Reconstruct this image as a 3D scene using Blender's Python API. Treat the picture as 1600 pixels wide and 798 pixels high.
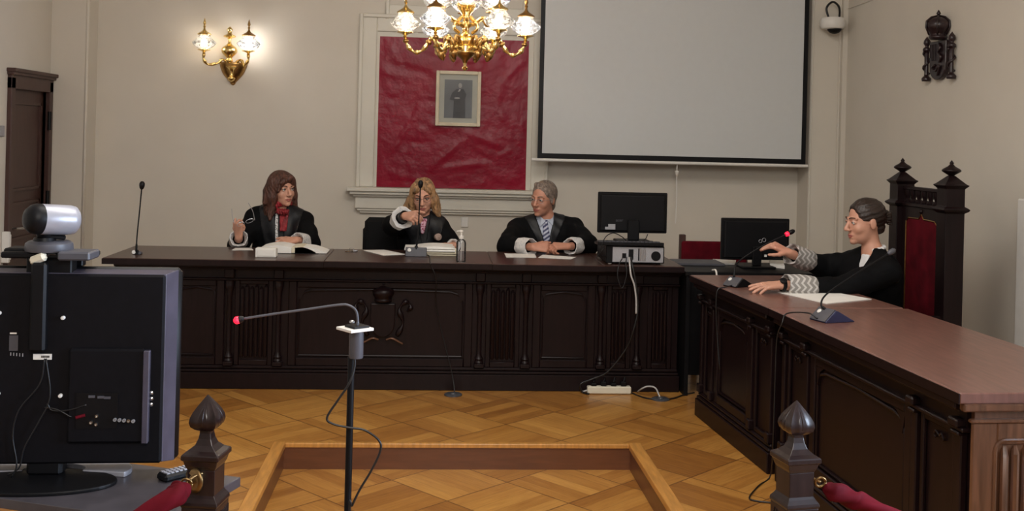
import bpy, math, random
import numpy as np
from mathutils import Vector, Matrix
random.seed(7)
PI = math.pi
V = Vector
scn = bpy.context.scene
for o in list(bpy.data.objects):
    bpy.data.objects.remove(o)
col = scn.collection

# ------------------------------------------------------------------ camera, world, exposure, large lights
F_PX, PPX, PPY, ROLL, ZC, PSI = 1650.0, 800.0, 215.0, 0.025, 1.57, math.atan(0.073)
cam_d = bpy.data.cameras.new('camera')
cam = bpy.data.objects.new('camera', cam_d); col.objects.link(cam)
scn.camera = cam
cam_d.sensor_width = 36.0
cam_d.lens = F_PX / 1600.0 * 36.0
cam_d.shift_y = -(399.0 - PPY) / 1600.0
cam_d.clip_start = 0.05; cam_d.clip_end = 60
_f = V((math.sin(PSI), math.cos(PSI), 0)); _r = V((math.cos(PSI), -math.sin(PSI), 0)); _u = V((0, 0, 1))
r2 = _r * math.cos(ROLL) + _u * math.sin(ROLL)
u2 = _u * math.cos(ROLL) - _r * math.sin(ROLL)
cam.matrix_world = Matrix(((r2.x, u2.x, -_f.x, 0), (r2.y, u2.y, -_f.y, 0), (r2.z, u2.z, -_f.z, ZC), (0, 0, 0, 1)))

def ray(px, py):
    u = (px - PPX) / F_PX; v = (py - PPY) / F_PX; c, s = math.cos(ROLL), math.sin(ROLL)
    a = u * c + v * s; b = -u * s + v * c
    return V((math.sin(PSI) + a * math.cos(PSI), math.cos(PSI) - a * math.sin(PSI), -b))
def at(ax, val, px, py):
    d = ray(px, py); o = V((0, 0, ZC)); return o + d * ((val - o[ax]) / d[ax])
def aX(v, x, y): return at(0, v, x, y)
def aY(v, x, y): return at(1, v, x, y)
def aZ(v, x, y): return at(2, v, x, y)

vs = scn.view_settings
vs.view_transform = 'Standard'; vs.look = 'None'; vs.gamma = 1.0; vs.use_curve_mapping = False
vs.exposure = 0.10
w = bpy.data.worlds.new('sky'); scn.world = w; w.use_nodes = True
w.node_tree.nodes['Background'].inputs[0].default_value = (0.62, 0.76, 1.0, 1)
w.node_tree.nodes['Background'].inputs[1].default_value = 1.0

def area(name, loc, target, size, size_y, power, color):
    l = bpy.data.lights.new(name, 'AREA'); l.shape = 'RECTANGLE'; l.size = size; l.size_y = size_y
    l.energy = power; l.color = color
    o = bpy.data.objects.new(name, l); col.objects.link(o); o.location = loc
    o.rotation_euler = (V(target) - V(loc)).to_track_quat('-Z', 'Y').to_euler(); return o
def point(name, loc, power, color, rad, parent=None):
    l = bpy.data.lights.new(name, 'POINT'); l.energy = power; l.color = color; l.shadow_soft_size = rad
    o = bpy.data.objects.new(name, l); col.objects.link(o)
    if parent is None: o.location = loc
    else:
        o.parent = parent; o.location = MW[parent.name].inverted() @ V(loc)
    return o
MW = {}
WARM = (1.0, 0.80, 0.58); COOL = (0.72, 0.84, 1.0)
K_ALL = 1.0
# daylight entering through the window of the right wall, beside the photographer
area('window_daylight', (3.75, 1.6, 1.75), (-2.6, 5.6, 1.5), 1.5, 1.7, 300 * K_ALL, COOL)
# unseen fill lights added behind and above the camera to brighten the room
FILL = (1.0, 0.95, 0.88)
area('fill_light', (0.3, 0.0, 2.95), (0.3, 6.0, 1.9), 1.2, 0.7, 50 * K_ALL, FILL)
area('fill_light', (0.3, -2.8, 2.8), (0.3, 6.0, 1.3), 1.2, 0.7, 40 * K_ALL, FILL)
area('fill_light', (0.3, 3.6, 3.6), (0.3, 4.6, 0), 2.2, 1.6, 100 * K_ALL, FILL)

# ------------------------------------------------------------------ materials
def nt(m): return m.node_tree.nodes, m.node_tree.links
def mat(name, rgb, rough=0.5, metal=0.0, var=0.12, scale=18.0, stretch=(1, 1, 1), bump=0.0, bscale=None, coat=0.0, spec=0.5, detail=3.0):
    m = bpy.data.materials.new(name); m.use_nodes = True
    n, l = nt(m); b = n['Principled BSDF']
    tc = n.new('ShaderNodeTexCoord'); mp = n.new('ShaderNodeMapping'); mp.inputs['Scale'].default_value = stretch
    l.new(tc.outputs['Object'], mp.inputs['Vector'])
    no = n.new('ShaderNodeTexNoise'); no.inputs['Scale'].default_value = scale; no.inputs['Detail'].default_value = detail
    l.new(mp.outputs[0], no.inputs['Vector'])
    cr = n.new('ShaderNodeValToRGB')
    a = [max(0, c * (1 - var)) for c in rgb]; d = [min(1, c * (1 + var)) for c in rgb]
    cr.color_ramp.elements[0].color = (*a, 1); cr.color_ramp.elements[1].color = (*d, 1)
    cr.color_ramp.elements[0].position = 0.3; cr.color_ramp.elements[1].position = 0.7
    l.new(no.outputs['Fac'], cr.inputs[0]); l.new(cr.outputs[0], b.inputs['Base Color'])
    b.inputs['Roughness'].default_value = rough; b.inputs['Metallic'].default_value = metal
    b.inputs['Coat Weight'].default_value = coat; b.inputs['Coat Roughness'].default_value = .22; b.inputs['Specular IOR Level'].default_value = spec
    if bump:
        nb = n.new('ShaderNodeTexNoise'); nb.inputs['Scale'].default_value = bscale or scale; nb.inputs['Detail'].default_value = 4
        l.new(mp.outputs[0], nb.inputs['Vector'])
        bp = n.new('ShaderNodeBump'); bp.inputs['Strength'].default_value = bump; bp.inputs['Distance'].default_value = 0.02
        l.new(nb.outputs['Fac'], bp.inputs['Height']); l.new(bp.outputs[0], b.inputs['Normal'])
    return m
def emis(name, rgb, strength):
    m = mat(name, rgb, 0.4); n, l = nt(m); b = n['Principled BSDF']
    b.inputs['Emission Color'].default_value = (*rgb, 1); b.inputs['Emission Strength'].default_value = strength
    return m
def glass(name, clear=0.7, tint=(0.95, 0.97, 1), frost=0.2, pattern=0.0):
    m = bpy.data.materials.new(name); m.use_nodes = True; n, l = nt(m)
    out = n['Material Output']; n.remove(n['Principled BSDF'])
    tr = n.new('ShaderNodeBsdfTransparent'); tr.inputs[0].default_value = (*tint, 1)
    gl = n.new('ShaderNodeBsdfGlossy'); gl.inputs['Roughness'].default_value = 0.08
    tl = n.new('ShaderNodeBsdfTranslucent'); tl.inputs[0].default_value = (*tint, 1)
    df = n.new('ShaderNodeBsdfDiffuse'); df.inputs[0].default_value = (*tint, 1)
    m1 = n.new('ShaderNodeMixShader'); m1.inputs[0].default_value = 0.5
    l.new(tl.outputs[0], m1.inputs[1]); l.new(df.outputs[0], m1.inputs[2])
    m2 = n.new('ShaderNodeMixShader'); m2.inputs[0].default_value = frost
    if pattern:
        tc = n.new('ShaderNodeTexCoord'); no = n.new('ShaderNodeTexNoise'); no.inputs['Scale'].default_value = 42
        l.new(tc.outputs['Object'], no.inputs['Vector'])
        cr = n.new('ShaderNodeValToRGB'); cr.color_ramp.elements[0].position = 0.45; cr.color_ramp.elements[1].position = 0.58
        cr.color_ramp.elements[0].color = (frost,) * 3 + (1,); cr.color_ramp.elements[1].color = (min(1, frost + pattern),) * 3 + (1,)
        l.new(no.outputs['Fac'], cr.inputs[0]); l.new(cr.outputs[0], m2.inputs[0])
    l.new(tr.outputs[0], m2.inputs[1]); l.new(m1.outputs[0], m2.inputs[2])
    lw = n.new('ShaderNodeFresnel'); lw.inputs[0].default_value = 1.45
    m3 = n.new('ShaderNodeMixShader'); l.new(lw.outputs[0], m3.inputs[0])
    l.new(m2.outputs[0], m3.inputs[1]); l.new(gl.outputs[0], m3.inputs[2]); l.new(m3.outputs[0], out.inputs[0])
    return m
def parquet(name, tile=0.402, off=(0.6118, 0.0511)):
    m = bpy.data.materials.new(name); m.use_nodes = True; n, l = nt(m); b = n['Principled BSDF']
    def math_(op, a, c=None, d=None):
        q = n.new('ShaderNodeMath'); q.operation = op
        for i, v in enumerate((a, c, d)):
            if v is None: continue
            if hasattr(v, 'links') or hasattr(v, 'is_output'): l.new(v, q.inputs[i])
            else: q.inputs[i].default_value = v
        return q.outputs[0]
    tc = n.new('ShaderNodeTexCoord'); mp = n.new('ShaderNodeMapping'); mp.vector_type = 'POINT'
    mp.inputs['Location'].default_value = (off[0], off[1], 0)
    mp.inputs['Rotation'].default_value = (0, 0, math.radians(-42)); mp.inputs['Scale'].default_value = (1 / tile, 1 / tile, 1)
    l.new(tc.outputs['Object'], mp.inputs['Vector'])
    sp = n.new('ShaderNodeSeparateXYZ'); l.new(mp.outputs[0], sp.inputs[0])
    x, y = sp.outputs[0], sp.outputs[1]
    ix, iy = math_('FLOOR', x), math_('FLOOR', y)
    fx, fy = math_('FRACT', x), math_('FRACT', y)
    par = math_('FLOORED_MODULO', math_('ADD', ix, iy), 2.0)
    mixv = n.new('ShaderNodeMix'); mixv.data_type = 'FLOAT'; l.new(par, mixv.inputs[0]); l.new(fx, mixv.inputs[2]); l.new(fy, mixv.inputs[3])
    u = math_('MULTIPLY', mixv.outputs[0], 5.0)
    mixw = n.new('ShaderNodeMix'); mixw.data_type = 'FLOAT'; l.new(par, mixw.inputs[0]); l.new(y, mixw.inputs[2]); l.new(x, mixw.inputs[3])
    plank = math_('FLOOR', u); fu = math_('FRACT', u)
    def cell(a, c_, d_):
        cb = n.new('ShaderNodeCombineXYZ')
        for i, v in enumerate((a, c_, d_)):
            if v is None: continue
            l.new(v, cb.inputs[i])
        wn = n.new('ShaderNodeTexWhiteNoise'); wn.noise_dimensions = '3D'; l.new(cb.outputs[0], wn.inputs['Vector']); return wn.outputs['Value']
    rt = cell(ix, iy, None); rp = cell(ix, iy, math_('ADD', plank, 3.3))
    cb = n.new('ShaderNodeCombineXYZ'); l.new(math_('MULTIPLY', u, 3.0), cb.inputs[0]); l.new(math_('MULTIPLY', mixw.outputs[0], 1.2), cb.inputs[1]); l.new(math_('MULTIPLY', rp, 37.0), cb.inputs[2])
    gr = n.new('ShaderNodeTexNoise'); gr.inputs['Scale'].default_value = 2.2; gr.inputs['Detail'].default_value = 6; gr.inputs['Distortion'].default_value = 0.6
    l.new(cb.outputs[0], gr.inputs['Vector'])
    t = math_('ADD', math_('ADD', math_('MULTIPLY', rt, 0.24), math_('MULTIPLY', rp, 0.36)), math_('MULTIPLY', gr.outputs['Fac'], 0.62))
    cr = n.new('ShaderNodeValToRGB'); e = cr.color_ramp.elements
    e[0].position = 0.2; e[0].color = (0.205, 0.074, 0.014, 1); e[1].position = 0.95; e[1].color = (0.56, 0.285, 0.068, 1)
    k = e.new(0.55); k.color = (0.36, 0.155, 0.031, 1)
    l.new(t, cr.inputs[0])
    def edge(v, wdt): 
        d = math_('MINIMUM', v, math_('SUBTRACT', 1.0, v)); return math_('LESS_THAN', d, wdt)
    seam = math_('MAXIMUM', math_('MULTIPLY', edge(fu, 0.022), 0.40), math_('MAXIMUM', edge(fx, 0.009), edge(fy, 0.009)))
    mc = n.new('ShaderNodeMix'); mc.data_type = 'RGBA'; l.new(math_('MULTIPLY', seam, 0.80), mc.inputs[0]); l.new(cr.outputs[0], mc.inputs[6]); mc.inputs[7].default_value = (0.10, 0.035, 0.01, 1)
    l.new(mc.outputs[2], b.inputs['Base Color']); b.inputs['Roughness'].default_value = 0.34
    b.inputs['Coat Weight'].default_value = 0.25; b.inputs['Coat Roughness'].default_value = 0.2
    return m
def lace(name, c0, c1, scale, thr=0.5, zig=False):
    m = bpy.data.materials.new(name); m.use_nodes = True; n, l = nt(m); b = n['Principled BSDF']
    tc = n.new('ShaderNodeTexCoord'); cr = n.new('ShaderNodeValToRGB'); cr.color_ramp.interpolation = 'LINEAR'
    cr.color_ramp.elements[0].position = thr - 0.06; cr.color_ramp.elements[1].position = thr + 0.06
    cr.color_ramp.elements[0].color = (*c0, 1); cr.color_ramp.elements[1].color = (*c1, 1)
    if zig:
        wv = n.new('ShaderNodeTexWave'); wv.wave_type = 'BANDS'; wv.bands_direction = 'X'; wv.inputs['Scale'].default_value = scale
        # triangle modulation makes the bands zigzag
        sp = n.new('ShaderNodeSeparateXYZ'); l.new(tc.outputs['Object'], sp.inputs[0])
        q = n.new('ShaderNodeMath'); q.operation = 'PINGPONG'; l.new(sp.outputs[2], q.inputs[0]); q.inputs[1].default_value = 0.022
        ad = n.new('ShaderNodeMath'); ad.operation = 'ADD'; l.new(sp.outputs[0], ad.inputs[0]); l.new(q.outputs[0], ad.inputs[1])
        cb = n.new('ShaderNodeCombineXYZ'); l.new(ad.outputs[0], cb.inputs[0]); l.new(cb.outputs[0], wv.inputs['Vector'])
        l.new(wv.outputs['Fac'], cr.inputs[0])
    else:
        vo = n.new('ShaderNodeTexVoronoi'); vo.inputs['Scale'].default_value = scale; l.new(tc.outputs['Object'], vo.inputs['Vector'])
        l.new(vo.outputs['Distance'], cr.inputs[0])
    l.new(cr.outputs[0], b.inputs['Base Color']); b.inputs['Roughness'].default_value = 0.85
    return m

M = {}
M['wall'] = mat('wall_paint', (0.62, 0.575, 0.50), 0.7, var=0.02, scale=3, bump=0.02, bscale=40)
M['trimw'] = mat('trim_paint', (0.66, 0.63, 0.55), 0.5, var=0.02, scale=5)
M['ceil'] = mat('ceiling_paint', (0.72, 0.70, 0.66), 0.8, var=0.02)
M['parq'] = parquet('oak_parquet')
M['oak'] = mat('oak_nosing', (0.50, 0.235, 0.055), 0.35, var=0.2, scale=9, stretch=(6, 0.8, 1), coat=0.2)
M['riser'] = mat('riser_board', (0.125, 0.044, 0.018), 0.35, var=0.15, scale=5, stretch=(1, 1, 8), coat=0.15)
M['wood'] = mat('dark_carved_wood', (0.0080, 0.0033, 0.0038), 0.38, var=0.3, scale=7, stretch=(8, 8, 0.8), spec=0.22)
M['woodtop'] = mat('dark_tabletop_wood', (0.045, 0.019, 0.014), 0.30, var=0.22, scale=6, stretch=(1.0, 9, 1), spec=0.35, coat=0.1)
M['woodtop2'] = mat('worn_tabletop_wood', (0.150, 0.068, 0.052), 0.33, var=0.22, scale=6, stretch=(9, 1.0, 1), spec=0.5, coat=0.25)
M['woodend'] = mat('brightened_reddish_wood', (0.105, 0.046, 0.024), 0.28, var=0.35, scale=7, stretch=(8, 8, 0.8), coat=0.3)  # desk wood brightened; warm light on the desk end is put into the colour
M['doorw'] = mat('brown_door_wood', (0.055, 0.024, 0.019), 0.45, var=0.15, scale=6, stretch=(8, 8, 0.8))
M['red'] = mat('crimson_cloth_panel', (0.24, 0.004, 0.022), 0.30, var=0.15, scale=2.5, bump=0.45, bscale=6.5, spec=0.2)
M['velvet'] = mat('red_velvet', (0.085, 0.003, 0.008), 0.8, var=0.3, scale=12, bump=0.15, spec=0.1)
M['velvet'].node_tree.nodes['Principled BSDF'].inputs['Sheen Weight'].default_value = 0.0
M['brass'] = mat('polished_brass', (0.82, 0.60, 0.24), 0.22, 1.0, var=0.12, scale=30)
M['brassd'] = mat('aged_brass', (0.42, 0.25, 0.09), 0.3, 1.0, var=0.2, scale=30)
M['globe'] = glass('etched_globe_glass', frost=0.10, pattern=0.22)
M['bottle'] = glass('bottle_plastic', frost=0.30)
M['glass'] = glass('clear_glass', frost=0.03)
M['bulb'] = emis('lamp_bulb', (1.0, 0.93, 0.80), 12)
M['bulbw'] = emis('lamp_bulb_white', (0.95, 0.97, 1.0), 16)
M['black'] = mat('black_plastic', (0.004, 0.004, 0.005), 0.45, var=0.15, spec=0.2)
M['tvback'] = mat('tv_back_plastic', (0.0045, 0.0042, 0.0058), 0.6, var=0.15, scale=60, spec=0.12)
M['grayp'] = mat('dark_grey_plastic', (0.065, 0.065, 0.078), 0.45)
M['navy'] = mat('navy_plastic', (0.022, 0.026, 0.075), 0.4)
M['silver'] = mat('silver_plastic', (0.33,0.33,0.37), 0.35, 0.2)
M['bezel'] = mat('grey_bezel_plastic', (0.070, 0.064, 0.092), 0.35, 0.1)
M['white'] = mat('white_plastic', (0.72, 0.70, 0.66), 0.45, var=0.03)
M['ivory'] = mat('ivory_plastic', (0.66, 0.62, 0.50), 0.5, var=0.03)
M['paper'] = mat('paper', (0.74, 0.72, 0.68), 0.8, var=0.03)
M['paperc'] = mat('cream_paper', (0.62, 0.56, 0.42), 0.8, var=0.05, scale=60, stretch=(1, 1, 8))
M['screen'] = mat('projection_cloth', (0.56,0.575,0.575), 0.75, var=0.01)
M['cream'] = mat('cream_frame_paint', (0.70, 0.62, 0.46), 0.5, var=0.06)
M['mat_'] = mat('picture_mount', (0.46, 0.47, 0.42), 0.8, var=0.03)
M['metal'] = mat('steel', (0.5, 0.5, 0.5), 0.3, 1.0)
M['case'] = mat('perforated_case_metal', (0.40,0.40,0.42), 0.45, 0.5, var=0.22, scale=260)
M['cable'] = mat('black_cable', (0.006,0.006,0.007), 0.4)
M['cablew'] = mat('grey_cable', (0.42, 0.41, 0.40), 0.5)
M['tablek'] = mat('dark_tv_table', (0.055,0.050,0.058), 0.3, var=0.15, spec=0.5)
M['redled'] = emis('red_ring_light', (1.0, 0.01, 0.035), 2.0)
M['skin'] = mat('skin', (0.52, 0.265, 0.18), 0.5, var=0.08, scale=22)
M['skin2'] = mat('tanned_skin', (0.47, 0.22, 0.145), 0.5, var=0.09, scale=22)
M['lip'] = mat('lips', (0.33, 0.09, 0.075), 0.45)
M['eyew'] = mat('eye_white', (0.55, 0.52, 0.48), 0.3, var=0.02)
M['iris'] = mat('iris', (0.03, 0.018, 0.012), 0.2)
M['brow'] = mat('eyebrow_hair', (0.07, 0.035, 0.022), 0.8)
M['browg'] = mat('grey_eyebrow_hair', (0.16, 0.12, 0.09), 0.8)
M['hair_a'] = mat('auburn_hair', (0.070, 0.024, 0.014), 0.42, var=0.65, scale=34, stretch=(2.4, 2.4, 0.22), bump=0.6, bscale=60)
M['hair_b'] = mat('blonde_hair', (0.30, 0.165, 0.075), 0.45, var=0.65, scale=30, stretch=(2.2, 2.2, 0.3), bump=0.6, bscale=50)
M['hair_g'] = mat('greying_hair', (0.17, 0.13, 0.105), 0.5, var=0.5, scale=60, bump=0.5, bscale=90)
M['hair_d'] = mat('dark_brown_hair', (0.020,0.011,0.008), 0.38, var=0.5, scale=40, stretch=(0.5, 2, 2), bump=0.35, bscale=60)
M['robe'] = mat('black_gown_cloth', (0.0022, 0.0023, 0.003), 0.8, var=0.2, scale=20, spec=0.12)
M['satin'] = mat('black_satin_facing', (0.006, 0.0063, 0.008), 0.48, var=0.2, scale=9, bump=0.15, spec=0.28)
M['lace'] = lace('white_lace_cuff', (0.34, 0.33, 0.33), (0.58, 0.57, 0.56), 70, 0.35)
M['lacew'] = lace('plain_white_cuff', (0.52, 0.52, 0.53), (0.66, 0.65, 0.64), 60, 0.3)
M['lacez'] = lace('zigzag_lace_cuff', (0.25, 0.235, 0.22), (0.54, 0.52, 0.50), 9.5, 0.66, True)
M['shirtb'] = mat('pale_blue_shirt', (0.42, 0.46, 0.55), 0.7, var=0.04)
M['shirtw'] = mat('white_shirt', (0.66, 0.66, 0.66), 0.7, var=0.03)
M['shirtk'] = mat('black_blouse', (0.005,0.005,0.006), 0.7)
M['scarf'] = mat('red_scarf', (0.23, 0.010, 0.016), 0.65, var=0.45, scale=16, stretch=(3, 3, 0.6), bump=0.5, bscale=25)
M['scarf2'] = lace('pink_patterned_scarf', (0.22, 0.01, 0.05), (0.55, 0.35, 0.42), 110, 0.45)
M['jabot'] = lace('white_beaded_jabot', (0.12, 0.12, 0.12), (0.66, 0.66, 0.66), 110, 0.38)
M['badge'] = lace('embroidered_badge', (0.22, 0.13, 0.10), (0.34, 0.25, 0.21), 160, 0.4)
M['specs'] = mat('spectacle_metal', (0.42, 0.42, 0.45), 0.3, 0.8)
M['specsd'] = mat('dark_spectacle_frame', (0.03, 0.02, 0.03), 0.3)
M['photo'] = mat('grey_photo_backdrop', (0.11, 0.12, 0.13), 0.4, var=0.15, scale=6)
M['photod'] = mat('dark_photo_figure', (0.045, 0.048, 0.055), 0.5, var=0.2, scale=14)
M['photol'] = mat('light_photo_detail', (0.34, 0.34, 0.34), 0.5)
M['outlet'] = mat('dark_outlet_metal', (0.075, 0.078, 0.09), 0.4, 0.3)
M['newel'] = mat('polished_newel_wood', (0.016,0.0085,0.0082), 0.3, var=0.3, scale=9, stretch=(8, 8, 0.8), spec=0.4, coat=0.12)
M['crest'] = mat('carved_crest_wood', (0.018,0.0085,0.010), 0.33, var=0.35, scale=25)
M['gold'] = mat('dull_gold_ring', (0.22,0.14,0.06), 0.35, 0.9)
M['chairf'] = mat('black_chair_fabric', (0.003,0.003,0.0035), 0.8, spec=0.2)
M['plate'] = mat('grey_metal_plate', (0.34, 0.34, 0.36), 0.4, 0.3)
def tie_mat():
    m = bpy.data.materials.new('striped_tie'); m.use_nodes = True; n, l = nt(m); b = n['Principled BSDF']
    tc = n.new('ShaderNodeTexCoord'); mp = n.new('ShaderNodeMapping'); mp.inputs['Rotation'].default_value = (0, math.radians(35), 0)
    l.new(tc.outputs['Object'], mp.inputs[0]); wv = n.new('ShaderNodeTexWave'); wv.bands_direction = 'Z'; wv.inputs['Scale'].default_value = 13
    l.new(mp.outputs[0], wv.inputs[0]); cr = n.new('ShaderNodeValToRGB'); e = cr.color_ramp.elements
    e[0].position = 0.45; e[0].color = (0.02, 0.025, 0.09, 1); e[1].position = 0.6; e[1].color = (0.36, 0.38, 0.48, 1)
    l.new(wv.outputs['Fac'], cr.inputs[0]); l.new(cr.outputs[0], b.inputs['Base Color']); return m
M['tie'] = tie_mat()

# ------------------------------------------------------------------ mesh helpers
def ortho(d):
    d = V(d).normalized(); a = V((0, 0, 1)) if abs(d.z) < 0.9 else V((1, 0, 0))
    x = d.cross(a).normalized(); return x, d.cross(x).normalized()
class MB:
    def __init__(s): s.v = []; s.f = []; s.T = Matrix.Identity(4)
    def add(s, vs, fs):
        n = len(s.v); s.v += [s.T @ V(p) for p in vs]; s.f += [[i + n for i in f] for f in fs]; return s
    def box(s, x0, x1, y0, y1, z0, z1, b=0.0):
        if b > 0: return s.bbox(x0, x1, y0, y1, z0, z1, b)
        return s.add([(x0, y0, z0), (x1, y0, z0), (x1, y1, z0), (x0, y1, z0), (x0, y0, z1), (x1, y0, z1), (x1, y1, z1), (x0, y1, z1)],
                     [[0, 3, 2, 1], [4, 5, 6, 7], [0, 1, 5, 4], [1, 2, 6, 5], [2, 3, 7, 6], [3, 0, 4, 7]])
    def bbox(s, x0, x1, y0, y1, z0, z1, b):
        b = min(b, (x1 - x0) * .45, (y1 - y0) * .45, (z1 - z0) * .45)
        def ring(z, i): return [(x0 + i + b, y0 + i, z), (x1 - i - b, y0 + i, z), (x1 - i, y0 + i + b, z), (x1 - i, y1 - i - b, z), (x1 - i - b, y1 - i, z), (x0 + i + b, y1 - i, z), (x0 + i, y1 - i - b, z), (x0 + i, y0 + i + b, z)]
        i = b * 0.999
        def ring2(z): 
            return [(x0 + b, y0 + b, z), (x1 - b, y0 + b, z), (x1 - b, y0 + b, z), (x1 - b, y1 - b, z), (x1 - b, y1 - b, z), (x0 + b, y1 - b, z), (x0 + b, y1 - b, z), (x0 + b, y0 + b, z)]
        vs = ring2(z0) + ring(z0 + b, 0) + ring(z1 - b, 0) + ring2(z1)
        # collapse duplicates of the end rings
        fs = []
        for r in (1,):
            for k in range(8): fs.append([r * 8 + k, r * 8 + (k + 1) % 8, (r + 1) * 8 + (k + 1) % 8, (r + 1) * 8 + k])
        n0 = [(x0 + b, y0 + b, z0), (x1 - b, y0 + b, z0), (x1 - b, y1 - b, z0), (x0 + b, y1 - b, z0)]
        n1 = [(x0 + b, y0 + b, z1), (x1 - b, y0 + b, z1), (x1 - b, y1 - b, z1), (x0 + b, y1 - b, z1)]
        V_ = ring(z0 + b, 0) + ring(z1 - b, 0) + n0 + n1
        fs = [[k, (k + 1) % 8, 8 + (k + 1) % 8, 8 + k] for k in range(8)]
        fs += [[19, 18, 17, 16], [20, 21, 22, 23]]
        mp = {0: (0, 1), 1: (2, 3), 2: (4, 5), 3: (6, 7)}
        for k in range(4):
            a, c = 2 * k, 2 * k + 1      # side edge k lies between ring verts a and c
            fs.append([16 + k, 16 + (k + 1) % 4, c, a]); fs.append([8 + a, 8 + c, 20 + (k + 1) % 4, 20 + k])
            d = (c + 1) % 8
            fs.append([c, 16 + (k + 1) % 4, d]); fs.append([8 + c, 8 + d, 20 + (k + 1) % 4])
        return s.add(V_, fs)
    def rbox(s, c, size, rot=(0, 0, 0), b=0.0):
        from mathutils import Euler
        o = s.T; s.T = o @ (Matrix.Translation(V(c)) @ Euler(rot).to_matrix().to_4x4())
        x, y, z = size; s.box(-x / 2, x / 2, -y / 2, y / 2, -z / 2, z / 2, b); s.T = o; return s
    def tube(s, pts, r, n=10, caps=True, sq=1.0):
        pts = [V(p) for p in pts]; R = r if isinstance(r, (list, tuple)) else [r] * len(pts)
        m = len(pts); vs = []; fs = []
        t0 = (pts[1] - pts[0]).normalized(); x, y = ortho(t0)
        for i, p in enumerate(pts):
            t = (pts[min(i + 1, m - 1)] - pts[max(i - 1, 0)]).normalized()
            x = (x - t * x.dot(t)).normalized(); y = t.cross(x)
            for k in range(n):
                a = 2 * PI * k / n; vs.append(p + x * math.cos(a) * R[i] + y * math.sin(a) * R[i] * sq)
        for i in range(m - 1):
            for k in range(n): fs.append([i * n + k, i * n + (k + 1) % n, (i + 1) * n + (k + 1) % n, (i + 1) * n + k])
        if caps: fs.append(list(range(n))[::-1]); fs.append([(m - 1) * n + k for k in range(n)])
        return s.add(vs, fs)
    def lathe(s, prof, c=(0, 0, 0), n=24, axis=(0, 0, 1), a0=0, sq=None):
        x, y = ortho(axis); ax = V(axis).normalized()
        if abs(ax.z) > 0.999: x, y = V((1, 0, 0)), V((0, 1, 0)) * (1 if ax.z > 0 else -1)
        vs = []; fs = []; m = len(prof)
        for (r, h) in prof:
            for k in range(n):
                a = 2 * PI * k / n + a0; vs.append(V(c) + ax * h + (x * math.cos(a) + y * math.sin(a)) * max(r, 1e-4))
        for i in range(m - 1):
            for k in range(n): fs.append([i * n + k, i * n + (k + 1) % n, (i + 1) * n + (k + 1) % n, (i + 1) * n + k])
        if prof[0][0] > 2e-4: fs.append(list(range(n))[::-1])
        if prof[-1][0] > 2e-4: fs.append([(m - 1) * n + k for k in range(n)])
        return s.add(vs, fs)
    def sph(s, c, r, n=14, sc=(1, 1, 1)):
        m = n // 2; vs = []; fs = []
        for i in range(m + 1):
            t = PI * i / m
            for k in range(n):
                a = 2 * PI * k / n; vs.append((c[0] + r * sc[0] * max(math.sin(t), 1e-3) * math.cos(a), c[1] + r * sc[1] * max(math.sin(t), 1e-3) * math.sin(a), c[2] - r * sc[2] * math.cos(t)))
        for i in range(m):
            for k in range(n): fs.append([i * n + k, i * n + (k + 1) % n, (i + 1) * n + (k + 1) % n, (i + 1) * n + k])
        fs.append(list(range(n))[::-1]); fs.append([m * n + k for k in range(n)])
        return s.add(vs, fs)
    def prism(s, poly, a, b, plane='xz'):
        """polygon (ccw) extruded from a to b along the remaining axis"""
        def P(p, h):
            return {'xz': (p[0], h, p[1]), 'xy': (p[0], p[1], h), 'yz': (h, p[0], p[1])}[plane]
        n = len(poly); vs = [P(p, a) for p in poly] + [P(p, b) for p in poly]
        fs = [list(range(n))[::-1], list(range(n, 2 * n))] + [[k, (k + 1) % n, n + (k + 1) % n, n + k] for k in range(n)]
        return s.add(vs, fs)
def rnd(prof, n=4):
    """rounded lathe profile (Catmull-Rom through the given points)"""
    P = [prof[0]] + list(prof) + [prof[-1]]; out = []
    for i in range(1, len(P) - 2):
        a, b, c, d = P[i - 1], P[i], P[i + 1], P[i + 2]
        for k in range(n):
            t = k / n; q = [0.5 * (2 * b[j] + (c[j] - a[j]) * t + (2 * a[j] - 5 * b[j] + 4 * c[j] - d[j]) * t * t + (3 * b[j] - a[j] - 3 * c[j] + d[j]) * t ** 3) for j in (0, 1)]
            out.append((max(q[0], 0), q[1]))
    out.append(prof[-1]); return out
def setm(o, m):
    o.data.materials.append(M[m] if isinstance(m, str) else m)
def tag(o, label=None, cat=None, group=None, kind=None):
    if label: o['label'] = label
    if cat: o['category'] = cat
    if group: o['group'] = group
    if kind: o['kind'] = kind
    return o
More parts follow.
